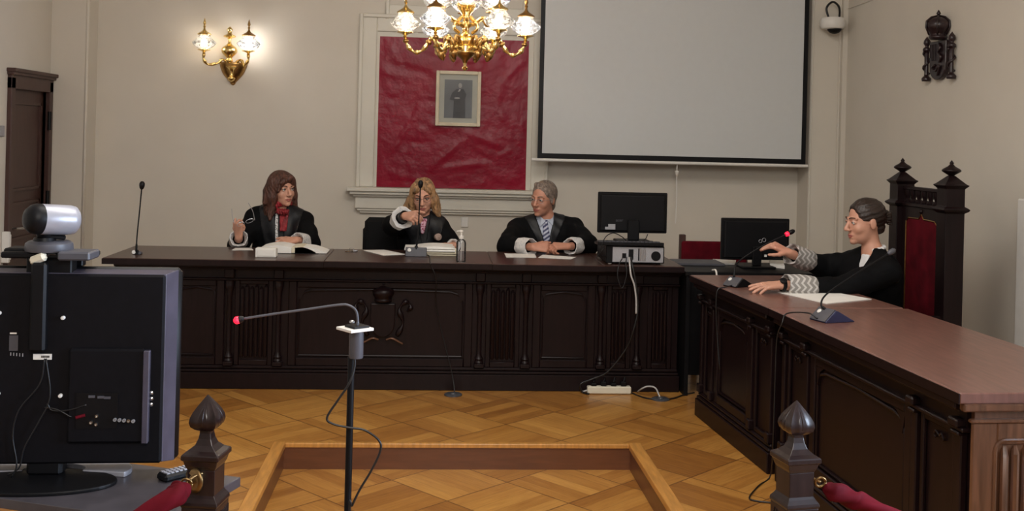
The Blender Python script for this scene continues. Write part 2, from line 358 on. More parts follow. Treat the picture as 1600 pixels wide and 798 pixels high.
def obj(name, mb, m, parent=None, smooth=False, bevel=0.0, origin=None, sub=0, label=None):
    if parent is not None: W = MW[parent.name]
    else:
        if origin is None:
            xs = [p.x for p in mb.v]; ys = [p.y for p in mb.v]; zs = [p.z for p in mb.v]
            origin = ((min(xs) + max(xs)) / 2, (min(ys) + max(ys)) / 2, min(zs))
        W = Matrix.Translation(V(origin))
    inv = W.inverted()
    me = bpy.data.meshes.new(name); me.from_pydata([tuple(inv @ p) for p in mb.v], [], mb.f)
    me.validate(); me.update()
    import bmesh
    bm = bmesh.new(); bm.from_mesh(me); bmesh.ops.recalc_face_normals(bm, faces=bm.faces); bm.to_mesh(me); bm.free()
    o = bpy.data.objects.new(name, me); col.objects.link(o); setm(o, m)
    if parent is not None: o.parent = parent; MW[o.name] = W
    else: o.location = origin; MW[o.name] = W
    if bevel:
        b = o.modifiers.new('bevel', 'BEVEL'); b.width = bevel; b.segments = 2; b.limit_method = 'ANGLE'; b.angle_limit = math.radians(40)
    if sub:
        q = o.modifiers.new('sub', 'SUBSURF'); q.levels = sub; q.render_levels = sub
    if smooth:
        for p in me.polygons: p.use_smooth = True
        if smooth == 'auto':
            try:
                me.set_sharp_from_angle(angle=math.radians(38))
            except Exception: pass
    if label: o['label'] = label
    return o
def thing(name, label, cat, loc, group=None):
    o = bpy.data.objects.new(name, None); col.objects.link(o); o.location = loc; o.empty_display_size = 0.1
    MW[o.name] = Matrix.Translation(V(loc)); return tag(o, label, cat, group)
def children(o): return [c for c in bpy.data.objects if c.parent == o]
def copy_tree(o, delta, label=None, parent=None):
    c = o.copy(); col.objects.link(c)
    if parent is None: c.location = o.location + V(delta)
    else: c.parent = parent
    if label: c['label'] = label
    for ch in children(o): copy_tree(ch, delta, None, c)
    return c
def struct(name, mb, m, **k): return tag(obj(name, mb, m, **k), kind='structure')
def sstruct(o): return tag(o, kind='structure')
def bez(pts, n=8):
    """smooth (Catmull-Rom) path through points"""
    pts = [V(p) for p in pts]; out = []
    P = [pts[0] * 2 - pts[1]] + pts + [pts[-1] * 2 - pts[-2]]
    for i in range(1, len(P) - 2):
        for k in range(n):
            t = k / n; a, b, c, d = P[i - 1], P[i], P[i + 1], P[i + 2]
            out.append(0.5 * ((2 * b) + (c - a) * t + (2 * a - 5 * b + 4 * c - d) * t * t + (3 * b - a - 3 * c + d) * t ** 3))
    out.append(pts[-1]); return out

# ------------------------------------------------------------------ room shell
ZL = -0.13; CEIL = 3.75; WY = 8.6; PY_ = 8.35; XL = -2.957; XR = 3.30
struct('floor', MB().box(XL, XR, -4.5, WY, ZL - 0.1, ZL), 'parq', origin=(0, 0, ZL))
nx0, nx1, ny = -0.715, 1.04, 5.39; FY = 3.05
d = MB().prism([(XL, FY), (nx0 - .06, FY), (nx0 - .06, ny + .03), (nx1 + .065, ny + .03), (nx1 + .065, FY), (XR, FY), (XR, WY), (XL, WY)], ZL, 0.0, 'xy')
struct('floor_dais', d, 'parq', origin=(0, 0, 0))
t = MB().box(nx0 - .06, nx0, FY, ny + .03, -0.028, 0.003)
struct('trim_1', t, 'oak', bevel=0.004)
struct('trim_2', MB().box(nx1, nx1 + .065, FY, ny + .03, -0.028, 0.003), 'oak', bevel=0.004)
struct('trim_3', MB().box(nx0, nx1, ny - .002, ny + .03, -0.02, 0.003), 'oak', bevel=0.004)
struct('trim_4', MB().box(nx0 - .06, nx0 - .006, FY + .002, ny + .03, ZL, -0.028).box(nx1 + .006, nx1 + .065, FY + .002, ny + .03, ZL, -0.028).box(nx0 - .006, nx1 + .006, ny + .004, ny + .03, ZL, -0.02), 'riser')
struct('ceiling', MB().box(XL - .2, XR + .2, -4.7, WY + .2, CEIL, CEIL + .15), 'ceil')
struct('wall_back', MB().box(XL - .2, XR + .2, WY, WY + .15, ZL - .1, CEIL).box(XL, -2.687, PY_, WY, ZL, CEIL).box(3.02, XR, PY_, WY, ZL, CEIL), 'wall')
dz = 1.93
w_ = MB().box(XL - .15, XL, -4.5, 7.60, ZL - .1, CEIL).box(XL - .15, XL, 8.27, WY, ZL - .1, CEIL).box(XL - .15, XL, 7.60, 8.27, dz, CEIL)
struct('wall_left', w_, 'wall')
wy0, wy1, wz0, wz1 = 0.8, 2.4, 0.75, 2.6
w_ = MB().box(XR, XR + .15, -4.5, wy0, ZL - .1, CEIL).box(XR, XR + .15, wy1, WY, ZL - .1, CEIL).box(XR, XR + .15, wy0, wy1, ZL - .1, wz0).box(XR, XR + .15, wy0, wy1, wz1, CEIL)
struct('wall_right', w_, 'wall')
struct('wall_front', MB().box(XL - .2, XR + .2, -4.65, -4.5, ZL - .1, CEIL), 'wall')
wf = struct('window_1', MB().box(XR + .03, XR + .09, wy0, wy0 + .06, wz0, wz1).box(XR + .03, XR + .09, wy1 - .06, wy1, wz0, wz1).box(XR + .03, XR + .09, wy0, wy1, wz0, wz0 + .06)
       .box(XR + .03, XR + .09, wy0, wy1, wz1 - .06, wz1).box(XR + .035, XR + .085, 1.57, 1.63, wz0, wz1), 'trimw')
obj('pane', MB().box(XR + .055, XR + .061, wy0 + .05, wy1 - .05, wz0 + .05, wz1 - .05), 'glass', wf)
struct('trim_5', MB().tube([(3.03, 8.343, 0), (3.03, 8.343, 3.7)], 0.006), 'trimw')
# corner mouldings of the two piers
struct('trim_6', MB().tube([(-2.687, 8.352, 0), (-2.687, 8.352, CEIL)], 0.012), 'wall', smooth=True)
struct('trim_7', MB().tube([(3.255, 8.34, 0), (3.255, 8.34, 3.7)], 0.008).box(3.262, 3.30, 8.30, 8.35, 0, CEIL), 'wall')
e = aX(XR, 1597, 450)
struct('trim_8', MB().box(XR - .04, XR, e.y - .12, e.y, 0.0, 1.30, .006), 'white')
struct('baseboard_back', MB().box(-2.687, 3.02, 8.575, 8.6, 0, .12, .004), 'trimw')
struct('baseboard_left', MB().box(XL, XL + .02, -4.5, 7.5, ZL, .0, .004), 'trimw')
# thin alarm wire running to the corner, high on the right wall
struct('trim_9', MB().tube([aX(XR - .005, 1324, 14), aX(XR - .005, 1362, 0), (XR - .005, 6.0, 2.95)], 0.004, 6), 'wall')

# door on the left wall
y0, y1, zt = 7.54, 8.345, 1.955
X0 = XL
f = MB().box(X0 - .10, X0 + .03, y0, y0 + .07, 0, zt - .05, .004).box(X0 - .10, X0 + .03, y1 - .075, y1 - .005, 0, zt - .05, .004).box(X0 - .10, X0 + .03, y0, y1 - .005, zt - .13, zt - .03, .004)
f.box(X0, X0 + .05, y0 - .015, y1 - .002, zt - .035, zt - .01, .004).box(X0, X0 + .065, y0 - .025, y1 - .001, zt - .015, zt + .012, .004)
dr = struct('door_1', f, 'doorw')
lf = MB().box(X0 - .05, X0 - .02, y0 + .07, y1 - .075, 0.005, zt - .13)
obj('door_leaf', lf, 'doorw', dr)
pn = MB()
for (za, zb) in ((.10, .62), (.75, 1.02), (1.10, 1.74)):
    pn.box(X0 - .021, X0 - .006, y0 + .13, y0 + .15, za, zb).box(X0 - .021, X0 - .006, y1 - .155, y1 - .135, za, zb).box(X0 - .021, X0 - .006, y0 + .13, y1 - .135, za, za + .02).box(X0 - .021, X0 - .006, y0 + .13, y1 - .135, zb - .02, zb)
obj('panel_moulding', pn, 'doorw', dr)
h = aX(X0 + .02, 25, 372)
obj('door_handle', MB().box(X0 - .02, X0 - .008, 7.66, 7.70, .72, .92, .003).tube([(X0 - .01, 7.68, .84), (X0 + .035, 7.68, .84), (X0 + .04, 7.69, .84), (X0 + .04, 7.80, .835)], .009), 'metal', dr, smooth='auto')
obj('hinge', MB().tube([(X0 + .033, 8.262, 1.54), (X0 + .033, 8.262, 1.68)], .013), 'black', dr)
obj('hinge', MB().tube([(X0 + .033, 8.262, .93), (X0 + .033, 8.262, 1.08)], .013), 'black', dr)
tag(obj('wall_switch', MB().box(X0, X0 + .012, 7.40, 7.485, 1.49, 1.565, .004), 'plate', origin=(X0, 7.44, 1.49)), 'grey metal switch plate on the left wall beside the brown door', 'switch')
tag(obj('junction_box', MB().box(X0, X0 + .05, 7.50, 7.535, .62, .835, .005).box(X0 + .05, X0 + .056, 7.507, 7.53, .64, .815, .002), 'white', origin=(X0, 7.52, .62)), 'tall white plastic box on the wall at the left door jamb', 'box')

# moulded frame and shelf of the back wall
fr = MB()
def framebox(mb, x0, x1, z0, z1, w, y0_, y1_, bottom=True):
    mb.box(x0, x0 + w, y0_, y1_, z0, z1, .006).box(x1 - w, x1, y0_, y1_, z0, z1, .006).box(x0 + w, x1 - w, y0_, y1_, z1 - w, z1, .006)
framebox(fr, -.605, .905, 1.145, 2.52, .12, 8.565, 8.6)
framebox(fr, -.625, .925, 1.145, 2.54, .03, 8.545, 8.6)
fr.box(-.50, -.462, 8.585, 8.6, 1.145, 2.362, .0).box(.747, .785, 8.585, 8.6, 1.145, 2.362, .0).box(-.50, .785, 8.585, 8.6, 2.362, 2.40, .0)
fr.box(-.42, .72, 8.575, 8.6, 2.52, 2.62, .006).box(-.42, -.39, 8.56, 8.6, 2.50, 2.9, .006).box(.69, .72, 8.56, 8.6, 2.50, 2.9, .006)
struct('trim_10', fr, 'trimw')
sh = MB().box(-.69, .96, 8.44, 8.6, 1.115, 1.145, .004).box(-.665, .935, 8.465, 8.6, 1.09, 1.115, .003).box(-.64, .91, 8.50, 8.6, 1.07, 1.09, .003)
sh.box(-.625, .895, 8.53, 8.6, .975, 1.07, .003).box(-.61, .88, 8.545, 8.6, .955, .975, .003).box(-.59, .86, 8.565, 8.6, .935, .955, .003)
struct('trim_11', sh, 'trimw')
# crimson panel with wrinkled cloth surface
mb = MB(); nxp, nzp = 60, 60; xa, xb, za, zb = -.462, .747, 1.147, 2.362
rn = random.Random(3)
wr = [(rn.uniform(xa, xb), rn.uniform(za, zb), rn.uniform(0, PI), rn.uniform(.05, .2), rn.uniform(.01, .03), rn.uniform(-.004, .006)) for _ in range(70)]
vsg = []
for j in range(nzp + 1):
    for i in range(nxp + 1):
        x = xa + (xb - xa) * i / nxp; z = za + (zb - za) * j / nzp; b = 0
        for (cx, cz, an, L, wd, am) in wr:
            u = (x - cx) * math.cos(an) + (z - cz) * math.sin(an); v = -(x - cx) * math.sin(an) + (z - cz) * math.cos(an)
            b += am * math.exp(-(u / L) ** 2 - (v / wd) ** 2)
        ed = min(i, nxp - i, j, nzp - j); b *= min(1, ed / 3)
        vsg.append((x, 8.584 - b, z))
fs = [[j * (nxp + 1) + i, j * (nxp + 1) + i + 1, (j + 1) * (nxp + 1) + i + 1, (j + 1) * (nxp + 1) + i] for j in range(nzp) for i in range(nxp)]
mb.add(vsg, fs); mb.box(xa, xb, 8.592, 8.599, za, zb)
tag(obj('fabric_panel', mb, 'red', smooth=True), 'large glossy crimson wrinkled cloth panel set in the moulded wall frame', 'wall panel')

# portrait
def c_(x, y): p = aY(8.55, x, y); return p.x, p.z
px0, pz1 = c_(682, 110); px1, pz0 = c_(750, 198)
pt = thing('framed_portrait', 'small cream-framed black and white portrait hung on the crimson panel', 'picture', ((px0 + px1) / 2, 8.57, pz0))
obj('picture_frame', MB().box(px0, px0 + .028, 8.535, 8.572, pz0, pz1, .004).box(px1 - .028, px1, 8.535, 8.572, pz0, pz1, .004).box(px0 + .028, px1 - .028, 8.535, 8.572, pz0, pz0 + .028, .004).box(px0 + .028, px1 - .028, 8.535, 8.572, pz1 - .028, pz1, .004), 'cream', pt)
obj('mount', MB().box(px0 + .02, px1 - .02, 8.555, 8.570, pz0 + .02, pz1 - .02), 'mat_', pt)
ax_, az1 = c_(695, 124); bx_, az0 = c_(737, 185)
ph = obj('photograph', MB().box(ax_, bx_, 8.552, 8.556, az0, az1), 'photo', pt)
cx = (ax_ + bx_) / 2 + .005; sc_ = (az1 - az0)
fig = MB().prism([(cx - .045, az0), (cx + .055, az0), (cx + .05, az0 + .5 * sc_), (cx + .06, az0 + .62 * sc_), (cx + .035, az0 + .76 * sc_), (cx - .02, az0 + .76 * sc_), (cx - .055, az0 + .66 * sc_), (cx - .075, az0 + .48 * sc_), (cx - .04, az0 + .46 * sc_)], 8.550, 8.5525)
obj('figure', fig, 'photod', ph)
fg2 = MB().sph((cx + .008, 8.551, az0 + .85 * sc_), .02, 12, (.8, .1, 1.1))
obj('face', fg2, 'photol', ph)
obj('hands', MB().sph((cx - .015, 8.55, az0 + .52 * sc_), .012, 8, (2.0, .1, .6)), 'photol', ph)
obj('collar', MB().prism([(cx - .01, az0 + .68 * sc_), (cx + .008, az0 + .7 * sc_), (cx + .014, az0 + .76 * sc_), (cx, az0 + .755 * sc_)], 8.5485, 8.551), 'photol', ph)

# projection screen
SY = 8.30
def cS(x, y): p = aY(SY, x, y); return p.x, p.z
sx0, szb = cS(839.5, 247); sx1, _ = cS(1258, 258); sxt, _z = cS(850.8, 0)
sx1 += .0; zb_ = szb
ps = thing('projection_screen', 'big white pull-down projection screen with black border, upper right of back wall', 'screen', ((sx0 + sx1) / 2, SY, zb_ - .04))
obj('screen_cloth', MB().box(sx0 + .035, sx1 - .035, SY - .003, SY, zb_ + .04, 3.35), 'screen', ps)
obj('black_border', MB().box(sx0, sx0 + .036, SY - .004, SY + .001, zb_, 3.40).box(sx1 - .036, sx1, SY - .004, SY + .001, zb_, 3.40).box(sx0 + .036, sx1 - .036, SY - .004, SY + .001, zb_, zb_ + .041).box(sx0 + .036, sx1 - .036, SY - .004, SY + .001, 3.35, 3.40), 'black', ps)
obj('bottom_bar', MB().tube([(sx0 - .045, SY, zb_ - .012), (sx1 + .02, SY, zb_ - .012)], .013, 12), 'white', ps, smooth='auto')
obj('screen_case', MB().box(sx0 - .06, sx1 + .06, SY - .06, SY + .035, 3.38, 3.52, .02), 'white', ps)
cp = aY(8.45, 1052, 266)
cd = thing('pull_cord', 'thin white pull cord hanging below the projection screen', 'cord', (cp.x, 8.585, cp.z - .42))
obj('cord', MB().tube(bez([(cp.x, SY + .015, zb_ - .01), (cp.x, SY + .025, cp.z - .04), (cp.x + .004, SY + .025, cp.z - .22), (cp.x, SY + .025, cp.z - .42)], 6), .004, 6), 'white', cd)
obj('toggle', MB().lathe([(.004, -.03), (.011, -.02), (.015, 0), (.018, .008), (.004, .012)], (cp.x, SY + .02, cp.z - .01), 12), 'white', cd, smooth=True)
tag(obj('wall_socket', MB().box(.258 - .031, .258 + .031, 8.588, 8.6, .83, .915, .005).box(.258 - .024, .258 + .024, 8.585, 8.588, .838, .907, .002), 'white', origin=(.258, 8.6, .83)), 'white socket plate on the back wall under the moulded shelf', 'socket')

# security camera
sc0 = aY(8.20, 1301, 36)
cm = thing('security_camera', 'white dome security camera with black cable loop on the right pier', 'camera', (sc0.x, 8.34, sc0.z - .05))
obj('housing', MB().lathe([(.03, .045), (.085, .04), (.098, .02), (.10, -.02), (.085, -.045), (.06, -.05)], sc0, 28), 'white', cm, smooth='auto')
obj('mounting_arm', MB().box(sc0.x - .04, sc0.x + .04, 8.26, 8.35, sc0.z - .02, sc0.z + .035, .01), 'white', cm)
obj('dome', MB().lathe([(.058, -.045), (.052, -.062), (.036, -.078), (.015, -.086), (0, -.088)], sc0 + V((0.012, -.01, 0)), 20), 'black', cm, smooth=True)
obj('cable', MB().tube(bez([sc0 + V((-.03, .01, .04)), sc0 + V((-.048, .01, .12)), sc0 + V((.005, .02, .17)), sc0 + V((.07, .05, .13)), sc0 + V((.10, .12, .03))], 8), .009, 8), 'cable', cm, smooth=True)

# carved coat of arms on the right wall (local: a along -Y, z up)
cc = aX(XR, 1465, 80); KX = XR
ca = thing('carved_coat_of_arms', 'dark carved wooden coat of arms with crown and two pillars on the right wall', 'carving', (KX, cc.y, 2.02))
yc = 6.745
def P_(a, z): return (yc - a, z)
XK = KX - .03
yl, yr = aX(XK, 1453, 95).y, aX(XK, 1478, 90).y; yc = (yl + yr) / 2; hw_ = (yl - yr) / 2
ztop, zbot = aX(XK, 1465, 64).z, aX(XK, 1465, 125).z
sh_ = [P_(-hw_, ztop), P_(-hw_, zbot + .11)] + [P_(-hw_ * math.cos(t), zbot + .09 - .09 * math.sin(t)) for t in [i * PI / 10 for i in range(1, 10)]] + [P_(hw_, zbot + .11), P_(hw_, ztop)]
obj('shield', MB().prism(sh_, KX - .035, KX, 'yz'), 'crest', ca, bevel=.006)
for k in range(4): obj('shield_stripe', MB().box(KX - .044, KX - .035, yc + .018 + k * .020, yc + .026 + k * .020, zbot + (.13 if k < 3 else .15), ztop - .02), 'crest', ca)
obj('shield_lion', MB().tube(bez([(KX - .04, yc - .03, ztop - .02), (KX - .045, yc - .06, ztop - .05), (KX - .045, yc - .03, ztop - .08), (KX - .045, yc - .07, ztop - .11), (KX - .04, yc - .04, ztop - .14)], 5), .009, 6), 'crest', ca, smooth=True)
obj('shield_chain', MB().tube(bez([(KX - .04, yc + .02, zbot + .10), (KX - .045, yc + .05, zbot + .08), (KX - .045, yc, zbot + .06), (KX - .045, yc - .05, zbot + .09), (KX - .04, yc - .02, zbot + .03)], 5), .008, 6), 'crest', ca, smooth=True)
cz_ = ztop + .004; ycr = aX(XK - .01, 1468, 60).y
crn = obj('crown', MB().lathe(rnd([(.050, 0), (.060, .015), (.052, .03), (.058, .045), (.078, .08), (.074, .115), (.045, .14), (.012, .15), (.008, .16), (.014, .17), (.004, .19), (.0, .195)], 3), (KX - .05, ycr, cz_), 18), 'crest', ca, smooth=True)
for k in range(6):
    a = k * PI / 3
    obj('crown_arch', MB().tube([(KX - .05 + r_ * math.cos(a), ycr + r_ * math.sin(a), cz_ + h_) for r_, h_ in ((.062, .03), (.084, .08), (.080, .118), (.048, .145), (.01, .155))], .006, 6), 'crest', crn, smooth=True)
for px_, pt_, pb_ in ((1447, 57, 127), (1486, 49, 123)):
    b_ = aX(XK, px_, pb_); t_ = aX(XK, px_, pt_); H_ = (t_.z - b_.z) / .325; yy = b_.y
    pl = obj('pillar', MB().lathe(rnd([(r_ * .85, h_ * H_) for r_, h_ in [(.032, 0), (.036, .02), (.022, .035), (.016, .05), (.018, .20), (.028, .215), (.03, .235), (.012, .25), (.026, .27), (.022, .295), (.006, .315), (0, .325)]], 2), (KX - .03, yy, b_.z), 14), 'crest', ca, smooth=True)
    obj('scroll', MB().tube([(KX - .03 + .022 * math.cos(t * .8), yy + .022 * math.sin(t * .8), b_.z + .05 + .012 * t) for t in range(0, 13)], .007, 6), 'crest', pl, smooth=True)

# ------------------------------------------------------------------ chandelier and sconce
GL = [(.026, 0), (.045, .006), (.075, .025), (.092, .048), (.088, .058), (.062, .082), (.047, .098), (.046, .118)]
def lamp_unit(parent, c, power, white=False, spire=True):
    """cup, glass globe, cap and bulb standing on point c"""
    x, y, z = c
    cup = obj('lamp_cup', MB().lathe([(.006, -.04), (.014, -.03), (.008, -.022), (.022, -.012), (.05, -.004), (.05, 0), (.03, .004), (.012, .014), (.010, .03)], c, 20), 'brass', parent, smooth='auto')
    obj('bulb', MB().lathe([(.008, .02), (.012, .03), (.021, .055), (.017, .078), (0, .09)], c, 14), 'bulbw' if white else 'bulb', cup, smooth=True)
    obj('glass_globe', MB().lathe(rnd(GL), (x, y, z + .003), 28), 'globe', parent, smooth=True)
    if spire:
        obj('lamp_cap', MB().lathe([(.052, .115), (.054, .122), (.036, .135), (.022, .142), (.010, .155), (.006, .17), (.011, .18), (.006, .19), (.012, .205), (.009, .22), (.003, .24), (0, .25)], c, 20), 'brass' if not white else 'brassd', parent, smooth='auto')
    point('bulb_light', (x, y, z + .058), power, (1.0, .92, .82) if white else (1.0, .82, .62), .03, parent)
CH = aY(6.5, 727, 77)   # hub centre
ch = thing('chandelier', 'ornate polished brass chandelier with glowing etched glass globes hanging over the judges desk', 'chandelier', (CH.x, CH.y, CH.z - .14))
x, y, z = CH
body = MB().lathe([(0, -.135), (.016, -.125), (.020, -.115), (.010, -.105), (.011, -.08), (.018, -.062), (.045, -.04), (.062, -.022), (.062, .018), (.054, .022), (.07, .045), (.062, .062), (.035, .085), (.022, .10), (.020, .13), (.05, .15), (.052, .16), (.02, .17), (.018, .20), (.04, .23), (.06, .27), (.05, .30), (.02, .33), (.018, .40), (.05, .44), (.05, .50), (.015, .54), (.012, .62)], CH, 28)
obj('central_stem', body, 'brass', ch, smooth='auto')
obj('lower_bowl', MB().lathe([(.012, -.085), (.02, -.066), (.048, -.044), (.066, -.024), (.066, -.018)], CH, 24), 'brassd', ch, smooth=True)
def ring_pt(a, r, h): return V((x + math.cos(a) * r, y + math.sin(a) * r, z + h))
for k in range(6):
    a = k * PI / 3
    pa = bez([ring_pt(a, .055, .0), ring_pt(a, .10, .012), ring_pt(a, .15, -.002), ring_pt(a, .19, .045), ring_pt(a, .215, .055), ring_pt(a, .25, .0), ring_pt(a, .29, -.028), ring_pt(a, .335, -.012), ring_pt(a, .362, .03), ring_pt(a, .368, .055)], 6)
    rr = [.012 + .004 * math.sin(i * .9) for i in range(len(pa))]
    arm = obj('arm', MB().tube(pa, rr, 10), 'brass', ch, smooth=True)
    kn = MB().lathe([(.012, -.012), (.021, -.006), (.021, .006), (.012, .012)], ring_pt(a, .225, .036), 12, axis=(math.cos(a), math.sin(a), -1.2))
    obj('arm_knuckle', kn, 'brassd', arm, smooth=True)
    obj('arm_knuckle', MB().lathe([(.014, -.01), (.019, 0), (.014, .01)], ring_pt(a, .365, .04), 12), 'brassd', arm, smooth=True)
    kn = MB(); kn.tube(bez([ring_pt(a, .12, -.05), ring_pt(a, .155, -.035), ring_pt(a, .175, 0), ring_pt(a, .15, .03), ring_pt(a, .125, .01), ring_pt(a, .14, -.01)], 6), .011, 8)
    k2 = MB(); k2.tube(bez([ring_pt(a, .06, .03), ring_pt(a, .09, .07), ring_pt(a, .125, .07), ring_pt(a, .125, .04), ring_pt(a, .105, .045)], 6), .009, 8)
    dp = MB().lathe([(0, -.045), (.012, -.035), (.022, -.012), (.024, .01), (.012, .02)], ring_pt(a, .15, -.035), 10, axis=(math.cos(a) * .5, math.sin(a) * .5, 1))
    obj('scroll_ornament', k2, 'brassd', arm, smooth=True)
    obj('scroll_ornament', kn, 'brassd', arm, smooth=True); obj('leaf_drop', dp, 'brassd', arm, smooth=True)
    lamp_unit(ch, ring_pt(a, .37, .095), 4.2, white=(k % 2 == 0))
for k in range(6):
    a = k * PI / 3 + PI / 6
    pa = bez([ring_pt(a, .03, .20), ring_pt(a, .07, .17), ring_pt(a, .12, .19), ring_pt(a, .15, .16), ring_pt(a, .185, .165), ring_pt(a, .20, .21)], 6)
    arm = obj('arm', MB().tube(pa, .010, 10), 'brass', ch, smooth=True)
    lf = MB().tube(bez([ring_pt(a, .045, .10), ring_pt(a, .08, .125), ring_pt(a, .075, .16), ring_pt(a, .05, .15)], 6), .009, 8)
    obj('scroll_ornament', lf, 'brass', arm, smooth=True)
    lamp_unit(ch, ring_pt(a, .20, .245), 3.0, white=(k % 2 == 1))
lk = MB()
zz = z + .62; i = 0
while zz < CEIL - .08:
    tor = [(.013 * math.cos(t), .022 * math.sin(t)) for t in [j * PI / 6 for j in range(13)]]
    lk.tube([(x + (q[0] if i % 2 else 0), y + (0 if i % 2 else q[0]), zz + .018 + q[1]) for q in tor], .004, 6); zz += .036; i += 1
obj('chain', lk, 'brass', ch, smooth=True)
obj('ceiling_rose', MB().lathe([(.01, -.09), (.05, -.06), (.075, -.02), (.08, 0)], (x, y, CEIL), 24), 'brass', ch, smooth=True)

S0 = aY(8.5, 361, 100)
sn = thing('wall_sconce', 'two-armed brass wall lamp with lit glass globes, left part of back wall', 'wall lamp', (S0.x, 8.6, S0.z - .17))
x, y, z = S0.x, 8.6, S0.z
hb = MB()
prof = rnd([(0, -.165), (.018, -.155), (.022, -.142), (.045, -.118), (.080, -.075), (.102, -.025), (.108, 0)]) + [(.114, .002), (.114, .014), (.09, .02)]
n = 16; vs_ = []; fs_ = []
for (r, hh) in prof:
    for k in range(n + 1):
        a = PI + PI * k / n; vs_.append((x + max(r, .001) * math.cos(a), y + max(r, .001) * math.sin(a) * .75, z + hh))
for i in range(len(prof) - 1):
    for k in range(n): fs_.append([i * (n + 1) + k, i * (n + 1) + k + 1, (i + 1) * (n + 1) + k + 1, (i + 1) * (n + 1) + k])
fs_.append([(len(prof) - 1) * (n + 1) + k for k in range(n + 1)])
hb.add(vs_, fs_)
obj('wall_bowl', hb, 'brassd', sn, smooth='auto')
obj('bowl_ornament', MB().lathe(rnd([(0, -.12), (.02, -.11), (.03, -.09), (.015, -.07), (.02, -.03), (.05, .0)]), (x, y - .07, z - .02), 14), 'brass', sn, smooth=True)
obj('stem', MB().lathe(rnd([(.02, .01), (.03, .03), (.022, .05), (.055, .085), (.062, .11), (.05, .135), (.018, .16), (.012, .19), (.018, .205), (.046, .215), (.046, .225), (.02, .24), (.016, .26), (.022, .275), (.012, .29), (0, .30)]), (x - .02, y - .075, z), 24), 'brass', sn, smooth='auto')
for s, wh in ((-1, False), (1, True)):
    ex = x + s * .172 - .03; ey = y - .15; ez = z + .105
    pa = bez([(x + s * .03, y - .06, z + .01), (x + s * .07, y - .09, z + .035), (x + s * .10, y - .11, z + .005), (ex - s * .03, ey + .02, z - .01), (ex, ey, z + .03), (ex, ey, ez - .035)], 7)
    arm = obj('arm', MB().tube(pa, [.011 + .003 * math.sin(i * .8) for i in range(len(pa))], 10), 'brass', sn, smooth=True)
    lamp_unit(sn, (ex, ey, ez), 5.0 if wh else 2.5, white=wh)

